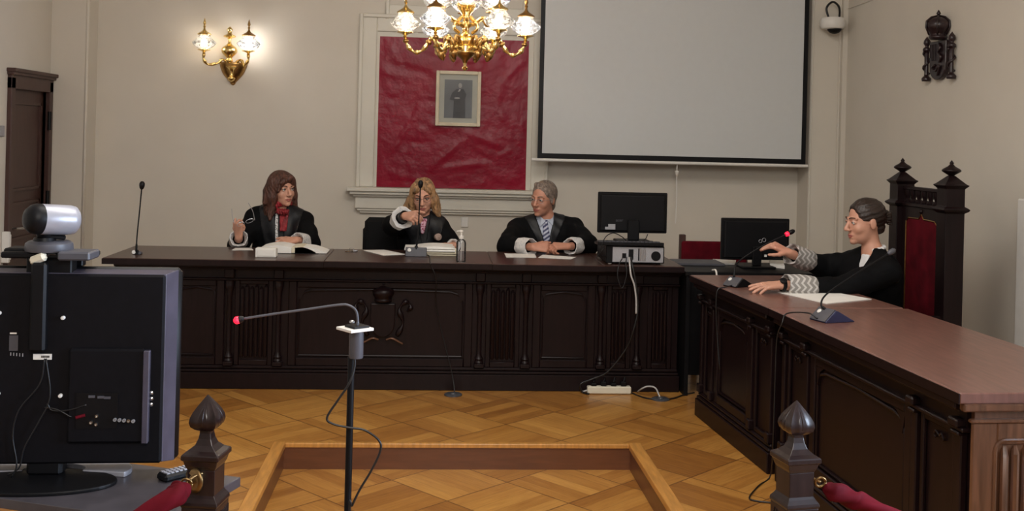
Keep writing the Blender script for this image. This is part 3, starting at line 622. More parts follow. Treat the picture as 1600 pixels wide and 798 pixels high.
# ------------------------------------------------------------------ carved desks
def RZ(deg, o): return Matrix.Translation(V(o)) @ Matrix.Rotation(math.radians(deg), 4, 'Z')
def desk(label, o, deg, L, D, secs, tops, topm, body_to=None, wood='wood', x_in=0.05, ov=0.0, name='carved_desk'):
    T = RZ(deg, o); t = thing(name, label, 'desk', tuple(o))
    TB = T @ Matrix.Translation(V((0, -ov, 0)))
    def mb(top=False): m = MB(); m.T = T if top else TB; return m
    H = .80
    for (a, b, dy, mt) in tops:
        obj('tabletop', mb(True).box(a, b, dy, D, .764, H, .004), mt, t)
    bx1 = body_to or (L - x_in)
    e0_ = mb(True); [e0_.box(a, b, dy - .004, dy, .764, H - .003) for (a, b, dy, mt) in tops]
    obj('front_edge', e0_, wood, t)
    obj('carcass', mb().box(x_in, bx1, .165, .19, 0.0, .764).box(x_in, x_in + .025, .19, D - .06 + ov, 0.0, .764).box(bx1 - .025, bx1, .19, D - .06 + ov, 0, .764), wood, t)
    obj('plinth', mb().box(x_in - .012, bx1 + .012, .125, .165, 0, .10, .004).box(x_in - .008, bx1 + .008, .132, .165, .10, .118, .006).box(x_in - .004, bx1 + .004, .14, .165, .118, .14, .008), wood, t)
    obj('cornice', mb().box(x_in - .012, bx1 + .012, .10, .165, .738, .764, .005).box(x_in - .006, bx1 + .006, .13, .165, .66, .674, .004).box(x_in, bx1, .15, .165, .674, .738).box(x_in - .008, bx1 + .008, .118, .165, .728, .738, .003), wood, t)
    for (kind, a, b) in secs:
        if kind == 'c':
            cx = (a + b) / 2
            c = mb().lathe([(.024, .14), (.024, .165), (.028, .172), (.022, .185), (.027, .195), (.018, .21), (.015, .23), (.015, .56), (.019, .575), (.017, .585), (.024, .61), (.029, .635), (.026, .642), (.03, .66)], (cx, .15, 0), 14)
            c.box(cx - .03, cx + .03, .12, .165, .14, .168, .004).box(cx - .03, cx + .03, .12, .165, .674, .732, .006)
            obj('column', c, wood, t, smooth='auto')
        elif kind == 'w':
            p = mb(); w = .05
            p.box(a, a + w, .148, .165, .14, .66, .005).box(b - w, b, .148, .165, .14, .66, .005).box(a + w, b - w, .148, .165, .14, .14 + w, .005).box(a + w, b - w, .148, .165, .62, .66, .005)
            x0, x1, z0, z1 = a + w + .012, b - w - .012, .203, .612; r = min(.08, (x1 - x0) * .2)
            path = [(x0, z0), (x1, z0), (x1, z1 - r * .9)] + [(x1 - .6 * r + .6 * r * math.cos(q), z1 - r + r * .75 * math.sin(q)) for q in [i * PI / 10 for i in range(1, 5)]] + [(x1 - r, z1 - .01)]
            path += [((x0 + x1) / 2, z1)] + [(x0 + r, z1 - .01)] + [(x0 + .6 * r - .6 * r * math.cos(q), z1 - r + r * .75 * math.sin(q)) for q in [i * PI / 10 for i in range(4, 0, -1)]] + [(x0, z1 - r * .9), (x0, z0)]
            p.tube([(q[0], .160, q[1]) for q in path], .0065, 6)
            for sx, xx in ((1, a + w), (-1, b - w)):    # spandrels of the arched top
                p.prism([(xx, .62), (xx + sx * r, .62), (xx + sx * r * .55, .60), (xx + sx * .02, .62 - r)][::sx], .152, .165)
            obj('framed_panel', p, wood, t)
        elif kind == 'q':
            c = mb().box(a, b, .140, .165, .14, .70, .004)
            c.box(a - .006, b + .006, .118, .165, .672, .70, .006).box(a - .003, b + .003, .126, .165, .645, .658, .004).box(a - .006, b + .006, .128, .165, .14, .19, .005)
            obj('pilaster', c, wood, t)
        elif kind == 'p':
            p = mb(); w = .022
            p.box(a, a + w, .15, .165, .14, .66, .004).box(b - w, b, .15, .165, .14, .66, .004).box(a + w, b - w, .15, .165, .14, .165, .004).box(a + w, b - w, .15, .165, .635, .66, .004)
            pp_ = obj('flat_panel', p, wood, t)
            cx = (a + b) / 2; q_ = mb()
            for s_ in (-1, 1): q_.tube(bez([(cx, .160, .600), (cx + s_ * .018, .157, .612), (cx + s_ * .030, .158, .598), (cx + s_ * .022, .160, .590)], 4), .0045, 6)
            obj('small_carving', q_, wood, pp_)
        elif kind == 'n':
            p = mb(); w = .03
            p.box(a, a + w, .15, .165, .14, .66, .004).box(b - w, b, .15, .165, .14, .66, .004).box(a + w, b - w, .15, .165, .14, .175, .004).box(a + w, b - w, .15, .165, .635, .66, .004)
            n = max(4, int((b - a - 2 * w) / .028)); st = (b - a - 2 * w) / n
            for i in range(n):
                cx = a + w + st * (i + .5); tp = .605 + (.012 if i % 2 else 0)
                p.tube([(cx, .160, .19), (cx, .158, .20), (cx, .158, tp), (cx, .166, tp + .014)], [st * .28, st * .42, st * .42, st * .2], 8)
            obj('linenfold_panel', p, wood, t, smooth='auto')
    return t, T
def lx(px, y=500):   # local x on the judges desk front
    return aY(6.55, px, y).x + 1.945
jx0 = -1.945; jy = 6.40
secs = [('c', lx(244), lx(258)), ('w', lx(262), lx(350)), ('c', lx(353), lx(363)), ('n', lx(366), lx(426)), ('c', lx(429), lx(441)), ('w', lx(450), lx(738)), ('c', lx(744), lx(755)), ('n', lx(759), lx(812)), ('c', lx(816), lx(827)),
        ('w', lx(832), lx(930)), ('c', lx(934), lx(944)), ('n', lx(948), lx(986)), ('c', lx(990), lx(1002)), ('n', lx(1012), 3.46)]
secs = [('n', .08, lx(200)), ('c', lx(203), lx(214))] + [(k, max(a, lx(216)) if i == 1 else a, b) for i, (k, a, b) in enumerate(secs)]
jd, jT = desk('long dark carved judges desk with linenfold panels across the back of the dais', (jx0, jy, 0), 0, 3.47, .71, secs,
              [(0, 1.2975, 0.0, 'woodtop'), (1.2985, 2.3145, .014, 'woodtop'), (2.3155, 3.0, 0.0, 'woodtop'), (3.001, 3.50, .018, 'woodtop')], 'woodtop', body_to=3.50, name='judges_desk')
# carved crest on the middle panel
cx = aY(6.55, 598, 500).x; cz = .43; yb = jy + .166
k_ = MB()
pts = [(cx - .075, cz + .10), (cx - .075, cz - .02)] + [(cx - .075 * math.cos(q), cz - .02 - .09 * math.sin(q)) for q in [i * PI / 8 for i in range(1, 8)]] + [(cx + .075, cz - .02), (cx + .075, cz + .10)]
k_.prism(pts, yb - .028, yb)
crs = obj('carved_crest', k_, 'wood', jd, bevel=.006)
obj('crown', MB().lathe(rnd([(.05, 0), (.055, .012), (.05, .02), (.066, .05), (.06, .075), (.03, .09), (.006, .10), (.012, .11), (0, .12)], 3), (cx, yb - .012, cz + .11), 14), 'wood', crs, smooth=True)
for s in (-1, 1):
    sc2 = MB().tube(bez([(cx + s * .09, yb - .012, cz - .1), (cx + s * .125, yb - .015, cz - .02), (cx + s * .10, yb - .015, cz + .06), (cx + s * .14, yb - .015, cz + .11), (cx + s * .17, yb - .012, cz + .08), (cx + s * .15, yb - .01, cz + .05)], 6), [.012 + .006 * math.sin(i * .8) for i in range(31)], 8)
    obj('supporter_scroll', sc2, 'wood', crs, smooth=True)
    obj('ribbon', MB().tube(bez([(cx + s * .025, yb - .012, cz - .125), (cx + s * .06, yb - .02, cz - .115), (cx + s * .10, yb - .015, cz - .135), (cx + s * .125, yb - .01, cz - .15)], 6), .011, 8, sq=.6), 'woodend', crs, smooth=True)

# witness-side desks, two units
f0 = V((1.497, 6.035, 0)); f1 = V((1.587, 4.868, 0))
fd = f1 - f0; fdeg = math.degrees(math.atan2(fd.y, fd.x)); L1 = fd.length
desk('dark carved side desk unit with microphone and papers, nearer the judges desk', tuple(f0), fdeg, L1, .68,
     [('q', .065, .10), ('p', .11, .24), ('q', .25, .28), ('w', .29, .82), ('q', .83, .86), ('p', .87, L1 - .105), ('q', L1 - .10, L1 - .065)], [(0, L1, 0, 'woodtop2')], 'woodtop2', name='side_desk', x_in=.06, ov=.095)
g0 = V((1.588, 4.862, 0)); g1 = V((1.673, 3.22, 0)); gd = g1 - g0; gdeg = math.degrees(math.atan2(gd.y, gd.x)); L2 = gd.length
nd, nT = desk('dark carved side desk unit in the right foreground with lit reddish end panel', tuple(g0), gdeg, L2, .69,
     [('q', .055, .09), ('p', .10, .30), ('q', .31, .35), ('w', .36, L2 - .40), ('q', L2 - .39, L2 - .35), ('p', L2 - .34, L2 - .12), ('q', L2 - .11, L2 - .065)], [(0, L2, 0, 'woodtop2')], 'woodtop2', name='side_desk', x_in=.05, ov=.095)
# end face of the near unit (local x = L2 side)
nT = nT @ Matrix.Translation(V((0, -.095, 0)))
e_ = MB(); e_.T = nT; xe = L2 - .05
e_.box(xe, xe + .02, .165, .735, 0, .764)
obj('end_board', e_, 'woodend', nd)
e_ = MB(); e_.T = nT
e_.box(xe + .02, xe + .034, .15, .235, 0, .70, .004).box(xe + .02, xe + .034, .66, .735, 0, .70, .004).box(xe + .02, xe + .034, .235, .66, .63, .70, .004).box(xe + .02, xe + .034, .235, .66, 0, .10, .004)
e_.box(xe + .02, xe + .05, .11, .745, .738, .764, .005).box(xe + .02, xe + .042, .14, .74, .70, .712, .004)
obj('end_frame', e_, 'woodend', nd)
e_ = MB(); e_.T = nT
rx0, rx1, rz0, rz1, rr_ = .228, .667, .09, .645, .035
pth = [(rx0, rz0), (rx0, rz1 - rr_)] + [(rx0 + rr_ - rr_ * math.cos(q), rz1 - rr_ + rr_ * math.sin(q)) for q in [i * PI / 10 for i in range(1, 6)]] + [(rx1 - rr_ + rr_ * math.sin(q), rz1 - rr_ + rr_ * math.cos(q)) for q in [i * PI / 10 for i in range(0, 6)]] + [(rx1, rz0), (rx0, rz0)]
e_.tube([(xe + .032, q[0], q[1]) for q in pth], .008, 8)
obj('end_moulding', e_, 'woodend', nd, smooth='auto')
e_ = MB(); e_.T = nT
for i in range(11):
    yy = .262 + i * .0365
    e_.tube([(xe + .024, yy, .11), (xe + .03, yy, .12), (xe + .03, yy, .59 + .01 * (i % 2)), (xe + .016, yy + .006, .622)], [.006, .0135, .0135, .008], 8)
obj('linenfold_panel', e_, 'woodend', nd, smooth='auto')

# ------------------------------------------------------------------ newel posts and velvet ropes
def newel(label, px, tip_y, NY, th, group):
    b = aY(NY, px, tip_y); k = NY / 1650.0 * 1.0
    def Z_(dy): return -dy * k      # px below the tip -> metres
    t = thing('newel_post', label, 'post', (b.x, b.y, ZL), group)
    q = math.sqrt(.5)
    def r(wpx): return wpx * k / 1.397 * q
    a0 = math.radians(th)
    c = (b.x, b.y, b.z)
    prof = []
    fin = MB(); n = 32
    onion = [(0.2, 0), (4, -3.5), (9, -9), (15, -16), (21.5, -24), (26, -32), (27.5, -39), (25, -46), (18.5, -51), (12.5, -53.5)]
    vs_ = []; fs_ = []
    for (w2, dz_) in onion:
        for j in range(n):
            a = 2 * PI * j / n + a0
            m = abs(math.cos(2 * (a - a0)))      # ridged four-sided bulb
            rr = w2 * k * 1.06 / (abs(math.cos(a - a0)) + abs(math.sin(a - a0))) ** .75
            if 12 < w2: rr *= 1 + .03 * math.cos(12 * (a - a0))
            vs_.append((c[0] + rr * math.cos(a), c[1] + rr * math.sin(a), c[2] + dz_ * k))
    for i in range(len(onion) - 1):
        for j in range(n): fs_.append([i * n + j, i * n + (j + 1) % n, (i + 1) * n + (j + 1) % n, (i + 1) * n + j])
    fin.add(vs_, fs_)
    for f4 in range(4):     # carved leaf lines on each face
        a = a0 + PI / 4 + f4 * PI / 2
        for s in (-1, 0, 1):
            pts = []
            for (w2, dz_) in ((9, -13), (18, -24), (23, -34), (22, -43)):
                aa = a + s * .33 * (w2 / 24); rr = w2 * k * .93
                pts.append((c[0] + rr * math.cos(aa), c[1] + rr * math.sin(aa), c[2] + dz_ * k))
            fin.tube(bez(pts, 4), .0022, 6)
    obj('finial', fin, 'newel', t, smooth='auto')
    cap = [(0.001, -53), (r(24), -53), (r(24), -58), (r(28), -66), (r(38), -75), (r(58), -82), (r(78), -86), (r(82), -88), (r(82), -94), (r(74), -96), (r(68), -104), (r(62), -108), (r(60), -110)]
    obj('cap', MB().lathe([(q_[0], q_[1] * k) for q_ in cap], c, 4, a0=a0), 'newel', t, bevel=.0012)
    shf = [(r(60), -110), (r(60), -148), (r(66), -152), (r(78), -158), (r(80), -162), (r(77), -166)]
    obj('shaft', MB().lathe([(q_[0], q_[1] * k) for q_ in shf], c, 4, a0=a0), 'newel', t, bevel=.0012)
    zb = -(b.z - ZL) / k
    obj('carved_block', MB().lathe([(q_[0], q_[1] * k) for q_ in [(r(76), -166), (r(76), -330), (r(60), -338), (r(60), zb * -1 * -1 + 40), (r(84), zb + 34), (r(84), zb)]], c, 4, a0=a0), 'newel', t, bevel=.0015)
    cv = MB()
    for f4 in range(4):
        a = a0 + PI / 4 + f4 * PI / 2; nx, ny_ = math.cos(a), math.sin(a); tx, ty = -ny_, nx
        d0 = r(76) * q
        for i in range(-3, 4):
            u0 = i * .009
            cv.tube(bez([(c[0] + nx * d0 + tx * (u0 - .008), c[1] + ny_ * d0 + ty * (u0 - .008), c[2] - 205 * k), (c[0] + nx * (d0 + .002) + tx * u0, c[1] + ny_ * (d0 + .002) + ty * u0, c[2] - 192 * k), (c[0] + nx * d0 + tx * (u0 + .008), c[1] + ny_ * d0 + ty * (u0 + .008), c[2] - (176 - abs(i)) * k)], 3), .0022, 5)
    tag(obj('leaf_carving', cv, 'newel', t), None)
    return t, V(c), k
NY = 2.42
PG = 'carved newel posts of the courtroom rail'
_, cL, kN = newel('carved dark newel post with pointed bulb beside the television table', 325, 616, NY, -90 + 36 + 0, PG)
_, cR, kR = newel('carved dark newel post with pointed bulb in front of the right side desk', 1245, 625, NY, -90 - 34, PG)
def ring(name, c, nrm, r, t_, m, par):
    x, y = ortho(nrm); pts = [V(c) + x * r * math.cos(a) + y * r * math.sin(a) for a in [i * PI / 8 for i in range(17)]]
    return obj(name, MB().tube(pts, t_, 8), m, par, smooth=True)
def rope(label, c, side, pts, hook):
    t = thing('velvet_rope', label, 'rope', tuple(pts[-1]), 'crimson barrier ropes of the rail')
    path = bez(pts, 14); n = 12
    vs_ = []; fs_ = []; m = len(path); x = None
    for i, p in enumerate(path):
        tt = (path[min(i + 1, m - 1)] - path[max(i - 1, 0)]).normalized()
        if x is None: x, _y = ortho(tt)
        x = (x - tt * x.dot(tt)).normalized(); y = tt.cross(x)
        for j in range(n * 2):
            a = PI * j / n; rr = .021 * (1 + .16 * math.cos(3 * a + i * .55)) * min(1, .35 + i * .16)
            vs_.append(p + x * rr * math.cos(a) + y * rr * math.sin(a))
    N = 2 * n
    for i in range(m - 1):
        for j in range(N): fs_.append([i * N + j, i * N + (j + 1) % N, (i + 1) * N + (j + 1) % N, (i + 1) * N + j])
    fs_.append(list(range(N))[::-1]); fs_.append([(m - 1) * N + j for j in range(N)])
    obj('plush_rope', MB().add(vs_, fs_), 'velvet', t, smooth=True)
    obj('hook', MB().tube(bez(hook, 5), .0035, 8), 'gold', t, smooth=True)
    ring('ring', hook[-1], (0, 1, .3), .012, .003, 'gold', t)
    return t
hl = aY(NY - .045, 302, 742)
obj('rosette', MB().lathe([(.028, 0), (.028, .004), (.018, .008), (.012, .006), (.006, .014), (0, .015)], cL + V((-.052 * .62, -.052 * .79, -(742 - 617) * kN)) + V((.014, .014, 0)), 20, axis=(-.62, -.79, 0)), 'gold', bpy.data.objects['newel_post'], smooth=True)
rope('crimson plush barrier rope hooked to the newel post beside the television table', cL, -1,
     [hl + V((-.02, -.02, -.02)), aY(2.33, 275, 772), aY(2.28, 235, 800), (-1.05, 2.2, .47), (-1.5, 2.25, .45), (-1.85, 2.38, .55), (-1.98, 2.42, .70)], [hl + V((.02, .02, .0)), hl + V((0, 0, -.004)), hl + V((-.012, -.012, -.015))])
hr = aY(NY - .02, 1272, 748)
rope('crimson plush barrier rope hooked to the newel post in front of the right side desk', cR, 1,
     [hr + V((.022, -.005, -.018)), aY(NY - .02, 1330, 778), aY(NY - .03, 1392, 806), (1.55, 2.36, .50), (2.05, 2.36, .46), (2.45, 2.4, .56), (2.6, 2.42, .70)], [hr + V((-.03, .0, .008)), hr, hr + V((.014, -.004, -.006))])

# ------------------------------------------------------------------ television on its table
TZ = .66
C0 = V((-.487, 2.821, 0)); yw = math.radians(20)
uu = V((-math.cos(yw), math.sin(yw), 0)); vv = V((-math.sin(yw), -math.cos(yw), 0)); DT = .34
tt = thing('television_table', 'low dark table with grey sheen under the television', 'table', (-.9, 2.75, ZL))
cs = [C0, C0 + vv * DT, C0 + vv * DT + uu * 1.35, C0 + uu * 1.35]
def flatp(mb, cs, z0, z1): return mb.add([(p.x, p.y, z0) for p in cs] + [(p.x, p.y, z1) for p in cs], [[3, 2, 1, 0], [4, 5, 6, 7], [0, 1, 5, 4], [1, 2, 6, 5], [2, 3, 7, 6], [3, 0, 4, 7]])
obj('tabletop', flatp(MB(), cs, TZ - .025, TZ), 'tablek', tt, bevel=.002)
for (a, b) in ((.08, .05), (.08, DT - .05), (1.27, .05), (1.27, DT - .05)):
    p = C0 + uu * a + vv * b
    obj('leg', MB().box(p.x - .018, p.x + .018, p.y - .018, p.y + .018, ZL, TZ - .025, .003), 'metal', tt)
obj('apron', flatp(MB(), [C0 + uu * .1 + vv * .06, C0 + uu * .1 + vv * .09, C0 + uu * 1.25 + vv * .09, C0 + uu * 1.25 + vv * .06], TZ - .09, TZ - .025), 'tablek', tt)
TY = 2.86
a1 = aY(TY, 284, 419); a2 = aY(TY, 272, 723)
tvx1 = (a1.x + a2.x) / 2 + .003; tvz1 = a1.z; tvz0 = a2.z + .004; tw = .745; tvx0 = tvx1 - tw
tv = thing('television', 'large black flat television seen from behind on the low table at the left', 'television', ((tvx0 + tvx1) / 2, TY, TZ))
TT = Matrix.Translation(V((tvx1, TY, 0))) @ Matrix.Rotation(math.radians(2.0), 4, 'Z') @ Matrix.Translation(V((-tvx1, -TY, 0)))
def tb(): m = MB(); m.T = TT; return m
obj('bezel', tb().box(tvx0, tvx1, TY, TY + .035, tvz0, tvz1, .012), 'black', tv, smooth='auto')
def frust(m, x0, x1, z0, z1, ya, ins, yb_, it=None):
    it = ins if it is None else it
    return m.add([(x0, ya, z0), (x1, ya, z0), (x1, ya, z1), (x0, ya, z1), (x0 + ins, yb_, z0 + ins * .5), (x1 - ins, yb_, z0 + ins * .5), (x1 - ins, yb_, z1 - it), (x0 + ins, yb_, z1 - it)],
                 [[0, 1, 2, 3], [7, 6, 5, 4], [4, 5, 1, 0], [5, 6, 2, 1], [6, 7, 3, 2], [7, 4, 0, 3]])
obj('casing_rim', frust(tb(), tvx0 + .006, tvx1 - .006, tvz0 + .004, tvz1 - .004, TY, .022, TY - .05, .006), 'bezel', tv, bevel=.002)
obj('back_cover', tb().box(tvx0 + .029, tvx1 - .029, TY - .056, TY - .02, tvz0 + .012, tvz1 - .011, .006), 'tvback', tv)
by = TY - .056
def tp(px, py, y=by):
    p = aY(y, px, py); return p.x, p.z
x_, z_ = tp(229, 546); x2, z2 = tp(231, 690)
hx, hz = tp(20, 546)
obj('electronics_hump', tb().box(tp(108, 600)[0], x_ - .002, by - .012, by + .004, z2 + .0, z_ + .004, .006), 'tvback', tv)
obj('side_strip', tb().box(x_ - .006, x_ + .010, by - .016, by + .002, z2, z_, .002), 'bezel', tv)
cvx, _ = tp(52, 500); cvx2, _ = tp(76, 500); _, cz1 = tp(60, 408); _, cz0 = tp(60, 546)
obj('cable_cover', tb().box(cvx, cvx2, by - .024, by + .002, cz0, cz1, .006), 'black', tv)
rx, rz = tp(120, 612, by - .012); rx2, rz2 = tp(183, 668, by - .012)
rec = obj('port_recess', tb().box(rx, rx2, by - .014, by - .010, rz2, rz), 'black', tv)
cn = tb()
for (q1, q2) in ((146, 616), (160, 617), (170, 618)): a, b = tp(q1, q2); cn.box(a - .008, a + .008, by - .017, by - .013, b - .003, b + .003)
obj('port_row', cn, 'grayp', rec)
for q1, q2 in ((154, 646), (153, 659), (145, 656)):
    a, b = tp(q1, q2); obj('socket', tb().lathe([(.004, 0), (.004, .006), (.002, .006), (.002, .003)], (a, by - .014, b), 10, axis=(0, -1, 0)), 'metal', rec)
for i in range(5):
    a, b = tp(182 + i * 7, 652 + i * .6); obj('connector', tb().lathe([(.0045, 0), (.0045, .006), (.002, .006), (.002, .003)], (a, by - .014, b), 10, axis=(0, -1, 0)), 'metal' if i == 3 else 'plate', tv)
for q1, q2 in ((236, 613), (236, 622), (235.5, 631)):
    a, b = tp(q1, q2); obj('connector', tb().lathe([(.005, 0), (.005, .004), (.001, .006)], (a, by, b), 10, axis=(0, -1, 0)), 'metal', tv)
for q1, q2 in ((2, 487), (100, 495), (96, 616), (0, 612)):
    a, b = tp(q1, q2, by); obj('mount_screw', tb().lathe([(.0052, 0), (.0052, .008), (.004, .010), (0, .0105)], (a, by, b), 12, axis=(0, -1, 0)), 'white', tv, smooth='auto')
a, b = tp(54, 551); a_, b_ = tp(82, 560)
lb = obj('white_label', tb().box(a, a_, by - .003, by - .0, b_, b), 'paper', tv)
ms = tb()
for i in range(6): ms.box(a + .020 + i * .0035, a + .0225 + i * .0035, by - .0036, by - .0029, b_ + .005, b - .004)
obj('print', ms, 'black', lb)
a, b = tp(17, 522); a_, b_ = tp(30, 546)
obj('sticker', tb().box(a, a_, by - .0015, by - .0, b_, b), 'grayp', tv)
a, b = tp(18, 517.5); a_, b_ = tp(28, 520)
obj('sticker', tb().box(a, a_, by - .0015, by - .0, b_, b), 'paper', tv)
ms = tb()
for i in range(5):
    a, b = tp(19 + i * 4.6, 551 + i * .4); ms.box(a - .001, a + .001, by - .0015, by - .0, b - .004, b + .004)
obj('sticker_marks', ms, 'plate', tv)
obj('red_plug', tb().tube([tuple(aY(by - .02, 118, 651)), tuple(aY(by - .014, 133, 647))], .004, 8), 'velvet', tv)
bc = aZ(TZ, 78, 745)
bm_ = MB(); n = 48
def disc(m, c, rx, ry, z0, z1, a0_=0, a1_=2 * PI, inner=0):
    k = 48; vs_ = []; full = inner == 0
    outer = [(c.x + rx * math.cos(a0_ + (a1_ - a0_) * i / k), c.y + ry * math.sin(a0_ + (a1_ - a0_) * i / k)) for i in range(k if full else k + 1)]
    if full: return m.prism(outer, z0, z1, 'xy')
    inn = [(c.x + inner * rx * math.cos(a0_ + (a1_ - a0_) * i / k), c.y + inner * ry * math.sin(a0_ + (a1_ - a0_) * i / k)) for i in range(k, -1, -1)]
    return m.prism(outer + inn, z0, z1, 'xy')
obj('stand_base', disc(MB(), bc + V((-.02, -.055, 0)), .205, .10, TZ, TZ + .010), 'black', tv, bevel=.003)
obj('base_reflection', disc(MB(), bc + V((0, .03, 0)), .198, .11, TZ, TZ + .014, -.30, PI + .30, .40), 'silver', tv, bevel=.003)  # silver crescent stands in for the bright room reflected in the glossy base
obj('stand_neck', MB().box(bc.x - .055, bc.x + .035, bc.y - .02, bc.y + .03, TZ + .008, tvz0 + .06, .008), 'black', tv)
for s in ([(70, 560), (62, 600), (30, 640), (20, 680), (26, 725), (18, 745)], [(72, 560), (78, 620), (60, 660), (38, 700), (30, 730), (12, 742)], [(74, 630), (82, 641), (110, 640), (135, 632)], [(70, 636), (90, 640), (112, 652)]):
    obj('cable', MB().tube(bez([aY(by - .022, a, b) for a, b in s], 6), .0022, 6), 'cable', tv, smooth=True)
# conferencing camera on a bracket on top
WY_ = TY - .02
def wp(px, py, y=WY_): return aY(y, px, py)
pc = thing('conference_camera', 'silver and black cylindrical conference camera standing on top of the television', 'camera', tuple(wp(72, 392)))
ax = V((math.sin(math.radians(47)), math.cos(math.radians(47)), -.07)).normalized()
h0 = wp(56, 342, WY_ - .05)
obj('barrel', MB().lathe([(.038, 0), (.0395, .004), (.039, .088), (.036, .100), (.028, .107), (0, .109)], h0, 36, axis=ax), 'silver', pc, smooth='auto')
obj('lens_cover', MB().lathe([(0, -.030), (.012, -.029), (.026, -.024), (.036, -.012), (.0395, 0), (.0395, .012), (.0375, .014)], h0, 36, axis=ax), 'black', pc, smooth='auto')
pn_ = wp(60, 365, WY_ - .02); z9 = wp(72, 391).z
obj('neck', MB().lathe([(.030, z9 - pn_.z + .022), (.026, z9 - pn_.z + .035), (.018, -.012), (.026, .012)], pn_ + V((.012, .012, 0)), 20), 'black', pc, smooth='auto')
obj('tilt_arm', MB().rbox(wp(85, 369, WY_ + .0), (.055, .03, .012), (0, .12, math.radians(20)), .003), 'black', pc)
bb = wp(80, 383, WY_ - .005)
obj('foot', MB().lathe([(.058, 0), (.060, .004), (.058, .020), (.05, .026), (.0, .027)], (bb.x - .005, bb.y, z9 - .0), 32), 'grayp', pc, smooth='auto')
br = thing('camera_bracket', 'flat black bracket and cable box lying along the top edge of the television', 'bracket', tuple(wp(75, 400)))
q0, q1 = wp(12, 403), wp(150, 392)
obj('plate', MB().box(q0.x, q1.x, WY_ - .05, WY_ + .04, z9 - .016, z9, .004), 'black', br)
q2 = wp(103, 400)
obj('box', MB().box(q2.x, q1.x + .004, WY_ - .065, WY_ + .02, z9 - .018, z9 + .004, .004), 'grayp', br)
obj('rear_plate', MB().box(q0.x - .004, q0.x + .09, WY_ - .02, WY_ + .05, z9 - .02, z9 + .006, .004), 'black', br)
tz_ = tvz1
obj('clamp', MB().box(q0.x + .06, q1.x - .05, TY - .055, TY - .01, tz_ - .045, z9 - .014, .003).box(q0.x + .05, q1.x - .04, TY + .0, TY + .03, tz_ + .0, z9 - .014, .003), 'black', br)
ad = wp(60, 404, by - .02)
t = thing('power_adapter', 'small off-white plug adapter dangling on cables at the top of the television', 'adapter', tuple(ad))
obj('adapter_body', MB().rbox(ad, (.043, .022, .022), (0, math.radians(-22), math.radians(-12)), .006), 'ivory', t)
obj('cable', MB().tube(bez([ad + V((.018, .0, .006)), ad + V((.03, .004, .012)), ad + V((.05, .012, .008)), ad + V((.07, .02, .006))], 5), .0025, 6), 'cable', t)
obj('cable', MB().tube(bez([ad + V((-.02, .0, -.008)), ad + V((-.026, .01, .0)), ad + V((-.02, .025, .012))], 5), .0025, 6), 'cable', t)
# remote control
rc = aZ(TZ, 272, 746); rc1 = aZ(TZ, 252, 752); rc2 = aZ(TZ, 296, 738)
ang = math.atan2(rc2.y - rc1.y, rc2.x - rc1.x)
rm = thing('remote_control', 'black remote control with grey buttons lying on the table beside the newel post', 'remote control', (rc.x, rc.y, TZ))
RT = Matrix.Translation(V((rc.x + .005, rc.y, TZ))) @ Matrix.Rotation(ang - math.radians(8), 4, 'Z')
m = MB(); m.T = RT; m.box(-.045, .055, -.023, .023, 0, .020, .006); obj('remote_body', m, 'black', rm)
m = MB(); m.T = RT
for i in range(7):
    for j in range(3): m.box(-.036 + i * .0125, -.028 + i * .0125, -.017 + j * .0125, -.009 + j * .0125, .020, .0225)
tag(obj('buttons', m, 'silver', rm), None)

# ------------------------------------------------------------------ witness microphone stand
wsx = aY(2.6, 556, 511)
pb = aY(2.6, 548, 600)
base = V((pb.x, 2.6, ZL))
ws = thing('microphone_stand', 'thin black floor stand with white plate carrying a gooseneck microphone, centre foreground', 'stand', tuple(base))
topz = wsx.z
obj('pole', MB().lathe([(.0085, 0), (.0085, topz - .07 - ZL)], (base.x, 2.6, ZL), 16), 'black', ws, smooth='auto')
obj('base_plate', MB().lathe([(.14, 0), (.14, .008), (.12, .014), (.02, .02), (.015, .05)], base, 36), 'black', ws, smooth='auto')
obj('holder', MB().lathe([(.0165, -.075), (.0175, -.072), (.0175, -.004)], (wsx.x + .002, 2.6, topz), 20), 'grayp', ws, smooth='auto')
m = MB(); m.T = Matrix.Translation(V((wsx.x - .002, 2.6, topz))) @ Matrix.Rotation(math.radians(38), 4, 'Z')
m.box(-.033, .033, -.033, .033, -.007, 0, .001)
obj('white_plate', m, 'white', ws)
gm = thing('gooseneck_microphone', 'gooseneck microphone with glowing red tip bending left from the floor stand', 'microphone', (wsx.x, 2.6, topz))
m = MB(); m.T = Matrix.Translation(V((wsx.x + .003, 2.6, topz))) @ Matrix.Rotation(math.radians(38), 4, 'Z')
m.box(-.022, .022, -.022, .022, 0, .005, .001); obj('foot', m, 'black', gm)
pts = [(558, 509), (559, 500), (556, 485), (545, 477), (530, 476), (480, 483), (430, 490), (378, 498)]
path = bez([aY(2.6, *p) for p in pts], 8)
obj('gooseneck', MB().tube(path, [.004] * 6 + [.0030] * (len(path) - 6), 8), 'grayp', gm, smooth=True)
tip = aY(2.6, 371, 500)
ta = (tip - aY(2.6, 379, 498)).normalized()
obj('capsule', MB().lathe([(.004, -.016), (.0075, -.012), (.0085, -.004)], tip, 14, axis=ta), 'black', gm, smooth='auto')
obj('red_ring', MB().lathe([(.0088, -.004), (.0092, .002), (.0085, .005), (.004, .009), (0, .010)], tip, 16, axis=ta), 'redled', gm, smooth=True)
point('ring_glow', tuple(tip + V((0, -.02, 0))), .02, (1, .05, .12), .008, gm)
obj('button', MB().lathe([(.007, 0), (.007, .004), (.004, .006), (0, .0065)], aY(2.6, 550, 504), 14), 'metal', gm)
cb = [(553, 550), (554, 572), (546, 598), (528, 625), (511, 652), (520, 662), (546, 668), (570, 672), (592, 688), (594, 705), (580, 735), (562, 765), (550, 790), (546, 800)]
